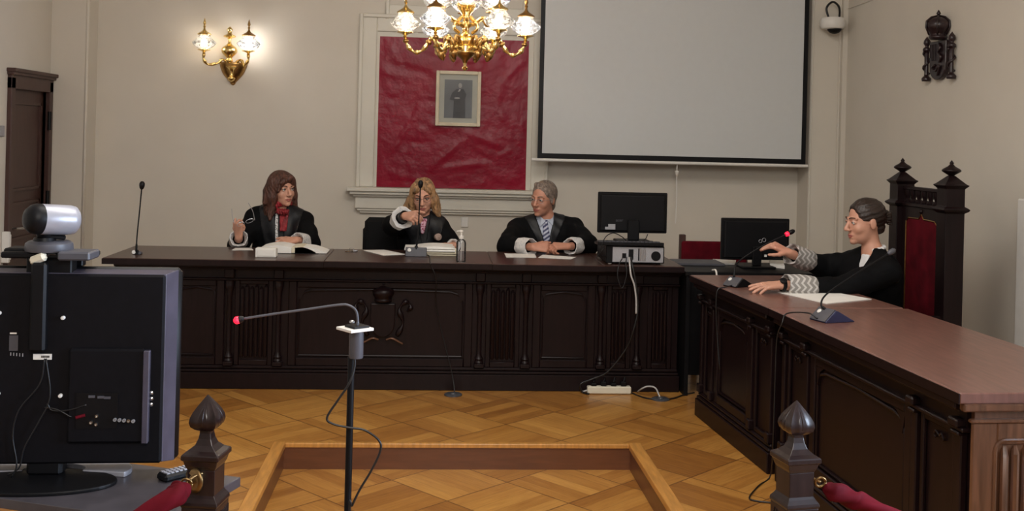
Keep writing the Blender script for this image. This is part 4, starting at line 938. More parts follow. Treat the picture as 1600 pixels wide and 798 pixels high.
wc = MB().tube(bez([aY(2.6 - (.013 if i in (0, 1) else .022 if i > 10 else .02), *p) for i, p in enumerate(cb)] + [V((base.x + .01, 2.58, .3)), V((base.x + .02, 2.57, 0.02)), V((base.x + .05, 2.5, ZL + .02))], 8), .0028, 8)
obj('cable', wc, 'cable', gm, smooth=True)

# ------------------------------------------------------------------ desk microphones
def mic(label, base, ang, stem, led=False, bm='grayp', sm='navy', size=.115, cable=None, tipm='black', led_back=.012):
    b = V(base); t = thing('desk_microphone', label, 'microphone', tuple(b), 'gooseneck desk microphones')
    T = Matrix.Translation(b) @ Matrix.Rotation(math.radians(ang), 4, 'Z')
    s = size
    m = MB(); m.T = T
    # wedge: low front, high ridge, sloping back
    m.prism([(-.5 * s, 0), (.75 * s, 0), (.70 * s, .006), (.02 * s, .40 * s), (-.10 * s, .42 * s), (-.52 * s, .05 * s)], -.45 * s, .45 * s, 'xz')
    obj('base', m, sm, t, bevel=.003)
    m = MB(); m.T = T
    m.prism([(-.525 * s, .055 * s), (-.10 * s, .43 * s), (-.06 * s, .445 * s), (-.13 * s, .45 * s), (-.55 * s, .06 * s)], -.42 * s, .42 * s, 'xz')
    obj('face_plate', m, bm, t)
    m = MB(); m.T = T; m.lathe([(.011, 0), (.011, .004), (.008, .006), (0, .0065)], (-.26 * s, .22 * s, .31 * s), 14, axis=(-.66, 0, .75))
    obj('button', m, 'white', t)
    path = bez(stem, 8); n = len(path)
    obj('gooseneck', MB().tube(path, [.0065 if i < 5 else .0042 for i in range(n)], 8), 'black', t, smooth=True)
    tp_ = path[-1]; d = (path[-1] - path[-3]).normalized()
    obj('capsule', MB().lathe([(.005, -.012), (.0105, -.004), (.013, .012), (.012, .026), (.006, .034), (0, .035)], tp_, 14, axis=d), tipm, t, smooth=True)
    if led:
        obj('red_ring', MB().lathe([(.0105, -.018), (.0125, -.012), (.0125, -.003), (.0105, .001)], tp_ - d * .004, 16, axis=d), 'redled', t, smooth=True)
        point('ring_glow', tuple(tp_ + V((-.02, -.02, 0))), .03, (1, .05, .12), .01, t)
    if cable:
        obj('cable', MB().tube(bez(cable, 6), .0035, 6), 'cable', t, smooth=True)
    return t
# central one: gripped by the judge in the middle; face turned to the judges, grey rear towards the camera
b2 = aZ(.80, 650, 401)
def micbox(label, base, ang, stem, cable=None, w=.135, d=.10, h=.058):
    b = V(base); t = thing('desk_microphone', label, 'microphone', tuple(b), 'gooseneck desk microphones')
    T = Matrix.Translation(b) @ Matrix.Rotation(math.radians(ang), 4, 'Z')
    m = MB(); m.T = T
    m.prism([(-.5 * d, 0), (.5 * d, 0), (.5 * d, .012), (-.28 * d, h), (-.42 * d, h)], -w / 2, w / 2, 'yz')
    obj('base', m, 'grayp', t, bevel=.004)
    m = MB(); m.T = T; m.lathe([(.012, 0), (.012, .004), (.009, .006), (0, .0065)], (-w * .32, -.475 * d, h * .72), 14, axis=(0, -1, .15))
    obj('button', m, 'white', t)
    m = MB(); m.T = T; m.lathe([(.014, h - .02), (.014, h - .002), (.008, h + .008)], (0.0, -.3 * d, 0), 14); obj('stem_socket', m, 'black', t)
    path = bez(stem, 8); n = len(path)
    obj('gooseneck', MB().tube(path, [.0065 if i < 5 else .0042 for i in range(n)], 8), 'black', t, smooth=True)
    tp_ = path[-1]; dd = (path[-1] - path[-3]).normalized()
    obj('capsule', MB().lathe([(.005, -.012), (.0125, -.004), (.0165, .012), (.0165, .026), (.009, .038), (0, .040)], tp_, 14, axis=dd), 'black', t, smooth=True)
    if cable: obj('cable', MB().tube(bez(cable, 6), .0035, 6), 'cable', t, smooth=True)
    return t
B2 = V((b2.x, b2.y + .05, .8))
micbox('desk microphone with dark grey base and upright gooseneck held by the blonde judge', B2, 0, [B2 + V((0, -.03, .055)), aY(B2.y - .02, 653, 365), aY(B2.y, 655, 330), aY(B2.y + .01, 657, 291)],
       cable=[B2 + V((.06, -.02, .012)), B2 + V((.085, -.06, .006)), V((B2.x + .09, 6.41, .805)), V((B2.x + .10, 6.385, .78)), V((B2.x + .13, 6.40, .70)), V((B2.x + .14, 6.50, .5)), V((B2.x + .24, 6.48, .12)), V((B2.x + .26, 6.43, .006))])
b1 = aZ(.80, 212, 398)
B1 = V((b1.x, b1.y + .04, .8))
micbox('desk microphone standing alone at the left end of the judges desk', B1, 0, [B1 + V((0, -.03, .02)), aY(B1.y - .02, 214, 370), aY(B1.y, 218, 330), aY(B1.y, 221.5, 293)], w=.05, d=.05, h=.02)
B3 = aZ(.80, 1152, 447); B3 = V((B3.x, B3.y, .8))
mic('desk microphone with red lit ring under the side-desk woman hand', B3, 30, [B3 + V((-.02, 0, .05)), aY(B3.y + .02, 1149, 418), aY(B3.y + .05, 1156, 407), aY(B3.y + .07, 1190, 385), aY(B3.y + .08, 1233, 364)], led=True, size=.112,
    cable=[B3 + V((-.04, -.04, .01)), V((1.55, B3.y - .09, .806)), V((1.51, B3.y - .10, .79)), V((1.505, B3.y - .10, .70)), V((1.515, B3.y - .10, .55)), V((1.525, B3.y - .13, .38))], sm='black')
B4 = aZ(.80, 1296, 501); B4 = V((B4.x, B4.y, .8))
mic('desk microphone with navy wedge base and long grey gooseneck on the near side desk', B4, 18, [B4 + V((-.02, 0, .05)), aY(B4.y + .02, 1283, 475), aY(B4.y + .05, 1293, 458), aY(B4.y + .10, 1340, 426), aY(B4.y + .16, 1390, 395)], size=.125,
    cable=[B4 + V((-.06, -.02, .012)), V((1.66, B4.y + .02, .83)), V((1.60, B4.y + .12, .81)), aX(1.572, 1222, 505), aX(1.565, 1214, 530), aX(1.565, 1211, 600), aX(1.565, 1208, 690), aZ(.02, 1204, 742), aZ(.006, 1186, 758), aZ(.006, 1171, 776), aZ(.006, 1180, 782), aZ(.006, 1216, 786)], tipm='grayp')

# ------------------------------------------------------------------ thrones and chairs
def throne(label, o, deg, W_, H=1.48, full=True):
    T = RZ(deg, o); t = thing('carved_armchair', label, 'chair', tuple(o), None)
    def mb(): m = MB(); m.T = T; return m
    q = math.sqrt(.5); pw = .105
    for xx in (pw / 2, W_ - pw / 2):
        p = mb()
        p.lathe([(.06 * q, 0), (pw * q, .03), (pw * q, 1.225), (.135 * q, 1.235), (.15 * q, 1.245), (.135 * q, 1.252), (pw * q, 1.262), (pw * q, 1.355), (.125 * q, 1.366), (.14 * q, 1.374), (.115 * q, 1.382), (.06 * q, 1.41), (.03 * q, 1.425)], (xx, .05, 0), 4, a0=PI / 4)
        ps = obj('back_post', p, 'wood', t, bevel=.003)
        obj('finial', mb().lathe(rnd([(.012, 1.42), (.018, 1.428), (.045, 1.445), (.05, 1.453), (.042, 1.462), (.02, 1.475), (.009, 1.487), (.012, 1.492), (.003, 1.505), (0, 1.51)], 3), (xx, .05, 0), 20), 'wood', ps, smooth=True)
    x0, x1 = pw, W_ - pw
    obj('top_rail', mb().box(x0, x1, .03, .075, 1.325, 1.345, .004).box(x0, x1, .02, .08, 1.23, 1.252, .005), 'wood', t)
    n = 7
    for i in range(n):
        cx = x0 + (x1 - x0) * (i + .5) / n
        obj('spindle', mb().lathe([(.022, 1.252), (.024, 1.262), (.012, 1.275), (.016, 1.29), (.020, 1.30), (.022, 1.325)], (cx, .05, 0), 10), 'wood', t, smooth='auto')
    # frame of the upholstered back with an ogee head
    ix0, ix1 = x0 + .055, x1 - .055; zt = 1.165; cx = (ix0 + ix1) / 2
    obj('back_frame', mb().box(x0, ix0, .03, .07, .42, 1.23, .003).box(ix1, x1, .03, .07, .42, 1.23, .003).box(ix0, ix1, .03, .07, .36, .47, .003)
        .prism([(ix0, 1.23), (ix0, zt - .02), (ix0 + .03, zt), (cx - .03, zt + .003), (cx, zt + .03), (cx, 1.23)], .03, .07).prism([(cx, 1.23), (cx, zt + .03), (cx + .03, zt + .003), (ix1 - .03, zt), (ix1, zt - .02), (ix1, 1.23)], .03, .07), 'wood', t)
    prof = [(ix0, .47), (ix1, .47), (ix1, zt - .02), (ix1 - .03, zt), (cx + .03, zt + .003), (cx, zt + .03), (cx - .03, zt + .003), (ix0 + .03, zt), (ix0, zt - .02)]
    vb = obj('velvet_back', mb().prism(prof, .032, .06), 'velvet', t, bevel=.006)
    obj('nail_trim', mb().tube([(p[0], .031, p[1]) for p in prof + [prof[0]]], .004, 6), 'brassd', vb)
    obj('finial_boss', mb().sph((cx, .03, zt + .045), .014, 10), 'wood', t, smooth=True)
    obj('seat', mb().box(.03, W_ - .03, -.50, .04, .31, .365, .01), 'wood', t)
    obj('cushion', mb().box(.05, W_ - .05, -.48, .03, .365, .405, .018), 'velvet', t)
    for xx in (.05, W_ - .05):
        obj('front_leg', mb().lathe([(.03, 0), (.035, .03), (.02, .06), (.03, .15), (.022, .22), (.035, .28), (.035, .31)], (xx, -.46, 0), 16), 'wood', t, smooth='auto')
        if full: obj('armrest', mb().box(xx - .028, xx + .028, -.50, .03, .64, .67, .01).lathe([(.018, .365), (.026, .50), (.016, .56), (.02, .64)], (xx, -.45, 0), 12), 'wood', t)
    return t
o_ = V((2.72, 6.13, 0))
throne('tall dark carved armchair with red velvet back behind the dark-haired woman', o_, -90, .70)
# low armchair whose arm shows behind the near desk
oc = aX(2.62, 1575, 527)
T = RZ(-90, (2.72, 4.05, 0)); t = thing('wooden_armchair', 'dark wooden armchair with curved arm just showing behind the near side desk', 'chair', (2.72, 3.7, 0))
def mb2(): m = MB(); m.T = T; return m
za = aX(2.45, 1560, 524).z
obj('seat', mb2().box(.06, .60, -.42, .02, .40, .46, .015), 'velvet', t)
for (a, b) in ((.08, -.40), (.58, -.40), (.08, .0), (.58, .0)): obj('leg', mb2().box(a - .022, a + .022, b - .022, b + .022, 0, .41, .004), 'wood', t)
for a in (.05, .61):
    obj('armrest', mb2().tube(bez([(a, -.42, .60), (a, -.40, .745), (a, -.20, .775), (a, .02, .80), (a, .06, .90)], 6), .024, 10).tube([(a, -.36, .42), (a, -.36, .75)], .018, 8), 'wood', t, smooth='auto')
obj('backrest', mb2().tube(bez([(.05, .05, .42), (.05, .08, .75), (.08, .09, .80), (.33, .10, .82), (.58, .09, .80), (.61, .08, .75), (.61, .05, .42)], 6), .026, 10).box(.10, .56, .05, .09, .48, .78, .01), 'wood', t, smooth='auto')

# small red chair seen behind the computer table
r0 = aY(7.55, 1062, 366); r1 = aY(7.55, 1068, 376)
t = thing('red_velvet_chair', 'low chair with red velvet back and wooden posts behind the side computer table', 'chair', (r0.x + .22, 7.5, 0))
cw = .46
for xx in (r0.x, r0.x + cw):
    obj('back_post', MB().box(xx, xx + .042, 7.53, 7.575, 0, r0.z, .004), 'doorw', t)
    obj('leg', MB().box(xx, xx + .042, 7.10, 7.145, 0, .42, .004), 'doorw', t)
obj('backrest', MB().box(r0.x + .01, r0.x + cw + .03, 7.515, 7.56, .56, r1.z, .01), 'velvet', t)
obj('seat', MB().box(r0.x, r0.x + cw + .04, 7.08, 7.56, .40, .47, .02), 'velvet', t)

# black office chairs of the three judges
def office_chair(label, c, deg, bw, bz0, bz1):
    T = RZ(deg, c); t = thing('office_chair', label, 'chair', c, 'black office chairs behind the judges desk')
    def mb(): m = MB(); m.T = T; return m
    obj('seat', mb().box(-.24, .24, -.24, .24, .325, .39, .03), 'chairf', t)
    b = mb(); b.box(-bw / 2, bw / 2, .20, .27, bz0, bz1, .045)
    b.box(-bw / 2 - .012, bw / 2 + .012, .205, .265, bz0 + .01, bz1 - .06, .03)
    obj('backrest', b, 'chairf', t, smooth='auto')
    obj('back_bracket', mb().box(-.03, .03, .22, .285, .30, bz0 + .1, .008).box(-.03, .03, .0, .27, .30, .325, .005), 'black', t)
    obj('column', mb().lathe([(.03, .07), (.03, .22), (.018, .22), (.018, .325)], (0, 0, 0), 14), 'black', t)
    for k in range(5):
        a = k * 2 * PI / 5 + .3
        lg = obj('base_leg', mb().tube([(0, 0, .10), (.15 * math.cos(a), .15 * math.sin(a), .09), (.27 * math.cos(a), .27 * math.sin(a), .065)], [.022, .018, .013], 8), 'black', t)
        obj('castor', mb().lathe([(.024, -.014), (.026, 0), (.024, .014)], (.27 * math.cos(a), .27 * math.sin(a), .026), 12, axis=(-math.sin(a), math.cos(a), 0)), 'black', lg)
    return t
cl_ = aY(7.7, 568, 345); c_r = aY(7.7, 700, 345)
office_chair('black office chair with wide backrest showing left of the blonde judge', (cl_.x + .29, 7.46, 0), 0, .56, .52, aY(7.7, 590, 339).z)
office_chair('black low-backed office chair under the auburn-haired judge', (-1.09, 7.50, 0), 0, .40, .50, .74)
office_chair('black low-backed office chair under the man in glasses', (.80, 7.48, 0), 0, .40, .50, .74)

# ------------------------------------------------------------------ computers
p0 = aZ(.80, 952, 412); p1 = aZ(.80, 1036, 413)
PY0 = 6.50; px0_, px1_ = aY(PY0, 947, 400).x, aY(PY0, 1038, 400).x
pcz = .80 + .115
pc_ = thing('desktop_computer', 'desktop computer case lying flat on the judges desk, metal back with ports facing out', 'computer', ((px0_ + px1_) / 2, PY0 + .15, .80))
obj('case', MB().box(px0_, px1_, PY0, PY0 + .36, .808, pcz, .004), 'black', pc_)
gx0 = aY(PY0, 957, 400).x
bp_ = obj('back_panel', MB().box(gx0, px1_ - .008, PY0 - .004, PY0, .815, pcz - .008), 'case', pc_)
m = MB(); fx = aY(PY0, 1026, 400).x
m.lathe([(.030, 0), (.030, .004), (.026, .004)], (fx - .006, PY0 - .004, .855), 24, axis=(0, -1, 0)); obj('power_supply_fan', m, 'black', bp_)
for a, b, c, d in ((.10, .13, .83, .895), (.06, .085, .84, .87)): obj('socket_block', MB().box(gx0 + a, gx0 + b, PY0 - .008, PY0 - .004, c, d), 'black', bp_)
for i in range(4): obj('slot_cover', MB().box(gx0 + .16 + i * .013, gx0 + .168 + i * .013, PY0 - .007, PY0 - .004, .825, .90), 'metal' if i else 'black', bp_)
for xx in (px0_ + .03, px1_ - .03): obj('foot', MB().lathe([(.012, 0), (.012, .010)], (xx, PY0 + .03, .80), 12), 'white' if xx < px0_ + .04 else 'black', pc_)
kb = thing('keyboard', 'black keyboard lying on top of the desktop computer case', 'keyboard', ((px0_ + px1_) / 2, PY0 + .07, pcz))
ka, kc = aY(PY0 - .02, 934, 383), aY(PY0 - .02, 1037, 386)
kbd = MB(); kbd.T = Matrix.Translation(V((0, 0, pcz))) 
kbd.add([(ka.x, PY0 - .03, .004), (kc.x, PY0 - .03, .004), (kc.x, PY0 + .12, 0.0), (ka.x, PY0 + .12, 0.0), (ka.x, PY0 - .03, .026), (kc.x, PY0 - .03, .026), (kc.x, PY0 + .12, .014), (ka.x, PY0 + .12, .014)], [[0, 3, 2, 1], [4, 5, 6, 7], [0, 1, 5, 4], [1, 2, 6, 5], [2, 3, 7, 6], [3, 0, 4, 7]])
obj('keyboard_body', kbd, 'black', kb, bevel=.003)
kk = MB()
for i in range(15):
    for j in range(4): 
        xk = ka.x + .012 + i * (kc.x - ka.x - .03) / 15; kk.box(xk, xk + .020, PY0 - .018 + j * .032, PY0 + .006 + j * .032, pcz + .02 - j * .003, pcz + .030 - j * .003)
obj('keys', kk, 'grayp', kb)
MY = 6.78
def monitor(label, y, tl, tr, bl, brp, stand_to, neck, logo):
    a, b, c, d = aY(y, *tl), aY(y, *tr), aY(y, *bl), aY(y, *brp)
    cx = (a.x + b.x + c.x + d.x) / 4; hw = (b.x - a.x + d.x - c.x) / 4; z1 = (a.z + b.z) / 2; z0 = (c.z + d.z) / 2
    t = thing('computer_monitor', label, 'monitor', (cx, y, stand_to), None)
    T = Matrix.Translation(V((cx, y, 0))) @ Matrix.Rotation(math.radians(2), 4, 'Z')
    def mb(): m = MB(); m.T = T; return m
    obj('screen_housing', mb().box(-hw, hw, 0, .022, z0, z1, .005), 'black', t)
    obj('back_shell', frust(mb(), -hw + .01, hw - .01, z0 + .01, z1 - .01, 0.002, .012, -.014), 'black', t, bevel=.003)
    obj('neck', mb().box(-neck / 2, neck / 2, -.045, -.02, stand_to + .012, z0 + .09, .006), 'black', t)
    obj('stand_base', mb().box(-.11, .11, -.10, .08, stand_to, stand_to + .013, .005), 'black', t)
    return t, T, (cx, hw, z0, z1)
def text(s, mb_T, size, loc, par, mt, ext=.0006, name='logo_text'):
    c = bpy.data.curves.new(name, 'FONT'); c.body = s; c.size = size; c.extrude = ext; c.align_x = 'CENTER'
    o = bpy.data.objects.new(name, c); col.objects.link(o)
    W = mb_T @ Matrix.Translation(V(loc)) @ Matrix.Rotation(PI / 2, 4, 'X')
    dg = bpy.context.evaluated_depsgraph_get(); me = bpy.data.meshes.new_from_object(o.evaluated_get(dg)); bpy.data.objects.remove(o)
    m = MB(); m.T = W; m.add([tuple(v.co) for v in me.vertices], [list(p.vertices) for p in me.polygons])
    return obj(name, m, mt, par)
mon, mT, (mcx, mhw, mz0, mz1) = monitor('black flat monitor on the computer case, back facing out, with white label', MY, (935, 299), (1045, 302), (933, 362), (1041, 366), pcz + .0, .075, None)
text('acer', mT, .028, (-mhw + .14, -.0150, mz0 + .075), mon, 'grayp')
a = aY(MY - .015, 945, 358); b = aY(MY - .015, 961, 350); c = aY(MY - .015, 950, 354)
obj('white_label', MB().box(c.x, b.x, MY - .026, MY - .004, a.z, b.z, .0).box(a.x, c.x, MY - .026, MY - .004, a.z, c.z), 'plate', mon)
# computer side table with the second monitor
tx0, tx1 = 1.565, 2.72; ty0, ty1 = 6.42, 6.98
ct = thing('computer_table', 'small black table behind the side desk carrying the second monitor', 'table', ((tx0 + tx1) / 2, 6.7, 0))
obj('tabletop', MB().box(tx0, tx1, ty0, ty1, .745, .77, .003), 'black', ct)
obj('front_panel', MB().box(tx0 + .02, tx1 - .02, ty0 + .06, ty0 + .08, .12, .745), 'black', ct)
for xx in (tx0 + .01, tx1 - .035): obj('side_panel', MB().box(xx, xx + .025, ty0 + .02, ty1 - .02, 0, .745), 'black', ct)
dr_ = obj('edge_shelf', MB().box(tx0 + .02, 1.90, 6.74, 6.98, .770, .786, .003), 'grayp', ct)
m2, m2T, (c2, h2, z20, z21) = monitor('black monitor with small infinity-shaped logo on the side computer table', 6.72, (1127, 340), (1235, 342), (1126, 405), (1233, 407), .77, .06, None)
rg = MB(); rg.T = m2T
lc = aY(6.69, 1192, 376)
for dx, dz, r_ in ((-.012, -.004, .010), (.012, .004, .012)):
    x_l = lc.x - c2 + dx; z_l = lc.z + dz
    rg.tube([(x_l + r_ * math.cos(q), -.016, z_l + r_ * math.sin(q)) for q in [i * PI / 8 for i in range(17)]], .0016, 6)
obj('infinity_logo', rg, 'plate', m2)
lb2 = aY(6.69, 1198, 400)
obj('small_badge', MB().box(lb2.x - .012, lb2.x + .004, 6.700, 6.706, lb2.z - .006, lb2.z + .008), 'white', m2)
def sheet(name, label, cat, pts, z0, z1, mt='paper', curl=0, group=None):
    m = MB(); m.add([(p.x, p.y, z0) for p in pts] + [(p.x, p.y, z1) for p in pts], [[3, 2, 1, 0], [4, 5, 6, 7], [0, 1, 5, 4], [1, 2, 6, 5], [2, 3, 7, 6], [3, 0, 4, 7]])
    return tag(obj(name, m, mt), label, cat, group)
zc = .7705
pp = [aZ(zc, 1112, 413), aZ(zc, 1148, 414), aZ(zc, 1150, 409), aZ(zc, 1114, 407)]
sheet('paper_stack', 'thin stack of white papers on the black computer table left of its monitor', 'papers', pp, .772, .782)
pp = [aZ(zc, 1203, 417), aZ(zc, 1226, 420), aZ(zc, 1222, 409), aZ(zc, 1202, 409)]
sheet('paper_stack', 'small white papers on the black computer table under the raised hand', 'papers', pp, .7705, .790)
ht = aZ(.77, 1104, 418)
t = thing('white_cable', 'short white cable hanging over the front of the black computer table', 'cable', (ht.x, ty0 - .01, .50))
obj('cord', MB().tube(bez([(ht.x - .01, ty0 + .05, .776), (ht.x, ty0 - .003, .776), (ht.x + .006, ty0 - .008, .68), (ht.x + .01, ty0 - .008, .50)], 6), .006, 8), 'white', t, smooth=True)
# cables from the computer down the desk front
def cab(label, pts, r, m, cat='cable', g=None):
    o = obj('power_cable', MB().tube(bez(pts, 8), r, 8), m, smooth=True); return tag(o, label, cat, g)
yf = 6.37
def on(px, py, y=yf): return aY(y, px, py)
cab('light grey cable running down the desk front from the computer', [aY(6.44, 983, 402), aY(6.385, 984, 413), on(986, 430), on(991, 445), on(994, 468), on(994, 490)], .0055, 'cablew')
cab('black cable curving down across the desk front to the power strip', [aY(6.46, 986, 402), aY(6.385, 988, 414), on(993, 440), on(997, 480), on(990, 515), aY(6.42, 978, 545), aY(6.45, 950, 580), aY(6.47, 925, 592), aY(6.46, 907, 600), aZ(.01, 910, 612), aZ(.01, 920, 615)], .006, 'cable')
cab('thin black cable looping beside the computer at the desk edge', [aY(6.46, 972, 404), aY(6.385, 967, 414), on(965, 432), on(972, 450), on(979, 430), aY(6.385, 978, 413), aY(6.46, 979, 402)], .0035, 'cable')
cab('thin black cable arching above the keyboard left of the monitor', [aY(6.50, 947, 400), aY(6.47, 938, 396), aY(6.46, 945, 372), aY(6.5, 958, 364), aY(6.6, 972, 370), aY(6.7, 980, 378)], .003, 'cable')
cab('thin black cable rising to the right edge of the monitor', [aY(6.74, 1012, 366), aY(6.68, 1008, 374), aY(6.64, 1000, 378), aY(6.64, 990, 384)], .003, 'cable')
obj_ = MB().tube(bez([on(931, 404, 6.42), on(936, 397, 6.48), on(942, 388, 6.5), on(944, 384, 6.5)], 5), .003, 6)
tag(obj('power_cable', obj_, 'cable', smooth=True), 'thin black cable on the desk between the man in glasses and computer', 'cable')
# power strip, floor sockets, cables on the dais
s0, s1 = aZ(0, 918, 616), aZ(0, 986, 616)
st = thing('power_strip', 'white multi-socket power strip on the parquet at the foot of the judges desk', 'power strip', ((s0.x + s1.x) / 2, s0.y + .02, 0))
obj('strip_body', MB().box(s0.x, s1.x, s0.y, s0.y + .045, 0.002, .048, .006), 'ivory', st)
for i in range(4):
    xx = s0.x + .04 + i * .062
    obj('plug', MB().box(xx - .018, xx + .018, s0.y + .006, s0.y + .04, .048, .068 + .008 * (i % 2), .005).tube([(xx, s0.y + .02, .07), (xx + .01, s0.y + .03, .10)], .006, 8), 'black', st)
obj('cable', MB().tube(bez([(s0.x, s0.y + .02, .02), aZ(.012, 910, 611), aZ(.03, 906, 604), (s0.x - .05, s0.y + .075, .06), (s0.x - .02, s0.y + .085, .05), (s0.x + .03, s0.y + .07, .03), (s0.x + .05, s0.y + .055, .02)], 6), .005, 8), 'cablew', st, smooth=True)
g_ = 'grey floor outlets on the parquet'
for (qx, qy, lb_) in ((708, 617, 'round grey floor outlet on the parquet left of the white power strip'), (1032, 624, 'round grey floor outlet on the parquet right of the white power strip')):
    c = aZ(0, qx, qy); tag(obj('floor_outlet', MB().lathe([(.055, 0.0005), (.055, .006), (.048, .010), (.02, .010), (.018, .016), (0, .016)], c, 28), 'outlet', smooth='auto'), lb_, 'outlet', g_)
cab('grey cable looping on the parquet right of the white power strip', [aZ(.006, 996, 612), aY(6.42, 1003, 607), aY(6.41, 1012, 603.5), aY(6.40, 1024, 606), aZ(.02, 1031, 620)], .005, 'cablew')
cab('black cable snaking along the parquet beside the floor outlet', [aZ(.006, 984, 612), aZ(.006, 998, 618), aZ(.006, 1012, 622), aZ(.006, 1034, 624), aZ(.006, 1052, 622), aZ(.006, 1070, 616), aZ(.006, 1085, 613)], .0045, 'cable')
ck = aZ(0, 657, 607)

# ------------------------------------------------------------------ things on the judges desk
ZD = .8005
c0, c1 = aY(6.55, 399, 388), aY(6.55, 431, 403)
cb_ = thing('white_block', 'white card block standing at the front of the desk before the open book', 'box', ((c0.x + c1.x) / 2, 6.55, ZD))
obj('card_box', MB().box(c0.x, c1.x, 6.55, 6.62, ZD, .856, .003), 'paper', cb_)
obj('front_panel', MB().box(c0.x + .012, c1.x - .01, 6.547, 6.551, ZD + .008, .848, .001), 'white', cb_)
# open book
bk = thing('open_book', 'open book under the pointing hand of the auburn-haired judge', 'book', (-.95, 6.93, ZD))
def leaf(m, x0, x1, y0, y1, f0_, f1_, n=8, zb=ZD, th=.0):
    vs_ = []; fs_ = []
    for i in range(n + 1):
        u = i / n; x = x0 + (x1 - x0) * u; z = f0_ + (f1_ - f0_) * u + .016 * math.sin(PI * u)
        vs_ += [(x, y0, zb), (x, y1, zb), (x, y1, z), (x, y0, z)]
    for i in range(n):
        a, b = i * 4, i * 4 + 4
        for k in range(4): fs_.append([a + k, a + (k + 1) % 4, b + (k + 1) % 4, b + k])
    fs_.append([0, 3, 2, 1]); fs_.append([n * 4 + k for k in range(4)])
    return m.add(vs_, fs_)
xl, xm, xr = aZ(.83, 407, 388).x, aZ(.83, 456, 388).x, aZ(.81, 500, 392).x
obj('left_pages', leaf(MB(), xl, xm, 6.78, 7.0, .835, .838), 'paper', bk)
obj('right_pages', leaf(MB(), xm, xr - .02, 6.80, 7.02, .838, .808), 'paperc', bk)
obj('top_sheet', leaf(MB(), xm + .02, xr + .05, 6.80, 7.00, .836, .806, zb=.803), 'paper', bk)
obj('cover', MB().box(xl - .01, xr, 6.775, 7.025, ZD, ZD + .003), 'black', bk)
def zq(*q): return [aZ(ZD, *p) for p in q]
sheet('loose_sheet', 'white sheet of paper on the desk under the hand holding spectacles', 'paper', zq((362, 391), (396, 390.5), (392, 387.5), (368, 387.5)), ZD, ZD + .002)
# loose white sheet pair (left of the microphone of the middle judge)
sheet('loose_sheet', 'white sheet lying left of the blonde judge microphone base', 'paper', zq((598, 399), (634, 397.5), (600, 390.5), (568, 391.5)), ZD, ZD + .003)
# folders
fs0 = zq((667, 400), (712, 399), (716, 388), (640, 388))
def poly(name, pts, z0, z1, mt, par):
    m = MB(); n = len(pts); m.add([(p.x, p.y, z0) for p in pts] + [(p.x, p.y, z1) for p in pts], [list(range(n))[::-1], list(range(n, 2 * n))] + [[i, (i + 1) % n, n + (i + 1) % n, n + i] for i in range(n)])
    return obj(name, m, mt, par)
fo = thing('case_file_stack', 'pile of cream case files with an open white top sheet before the blonde judge', 'files', (.02, 6.92, ZD))
xa_, xb_ = aZ(.82, 634, 395).x, aZ(.82, 713, 395).x
for i, (dx, m_) in enumerate(((0, 'paperc'), (.012, 'paperc'), (-.008, 'paper'))):
    obj('file', MB().box(xa_ + .03 + dx, xb_ + dx, 6.79 - .01 * i, 7.05, ZD + .014 * i, ZD + .014 * i + .011, .002), m_, fo)
vs_ = []; N_ = 12
m = MB(); leaf(m, xa_ - .01, xb_ - .02, 6.80, 7.04, .832, .852, 10, zb=ZD + .043)
obj('open_sheet', m, 'paper', fo)
# sheets of the man
sheet('loose_sheet', 'left one of two white sheets in front of the man with clasped hands', 'paper', zq((791, 402), (838, 402.5), (836, 397), (788, 396)), ZD, ZD + .002, group='sheets of the man in glasses')
sheet('loose_sheet', 'right one of two white sheets in front of the man with clasped hands', 'paper', zq((841, 402.5), (892, 405), (900, 402), (848, 398)), ZD, ZD + .002, group='sheets of the man in glasses')
# papers of the woman at the side desk
sheet('loose_sheet', 'large white sheets under the patterned cuff on the side desk', 'paper', [aZ(ZD, *p) for p in ((1215, 457), (1292, 475), (1362, 468), (1290, 455))], ZD, ZD + .004)
# folded reading glasses / keys on the desk
kx = aZ(ZD, 549, 393)
kt = thing('key_bunch', 'small bunch of metal keys lying on the desk left of the white sheet', 'keys', (kx.x, kx.y, ZD))
ring('key_ring', kx + V((0, 0, .014)), (0, 1, .5), .014, .0018, 'metal', kt)
for i, a in enumerate((-2.6, -.4, .3, 2.9)):
    d = V((math.cos(a), math.sin(a), 0)); obj('key', MB().tube([kx + V((0, 0, .006)), kx + d * .03 + V((0, 0, .004)), kx + d * .04 + V((0, 0, .003))], [.003, .0028, .006], 6, sq=.5), 'metal' if i % 2 else 'brassd', kt)
obj('key_fob', MB().box(kx.x + .012, kx.x + .04, kx.y - .012, kx.y + .004, ZD, ZD + .012, .003), 'plate', kt)
# hand sanitiser bottle
bx = aZ(ZD, 720, 409); bh = (aY(bx.y, 720, 360).z - ZD)
bt = thing('sanitizer_bottle', 'clear plastic pump bottle of hand gel on the front of the desk', 'bottle', (bx.x, bx.y, ZD))
obj('bottle', MB().lathe([(.026, 0), (.030, .004), (.030, .115), (.026, .130), (.014, .140), (.014, .150)], (bx.x, bx.y, ZD), 24), 'glass', bt, smooth='auto')
obj('pump', MB().lathe([(.015, .142), (.016, .158), (.006, .162), (.006, .182), (.011, .184), (.010, .196), (0, .197)], (bx.x, bx.y, ZD), 16).tube([(bx.x, bx.y, ZD + .19), (bx.x - .03, bx.y - .01, ZD + .188)], .004, 8).tube([(bx.x, bx.y, ZD + .01), (bx.x, bx.y, ZD + .14)], .002, 6), 'white', bt, smooth='auto')

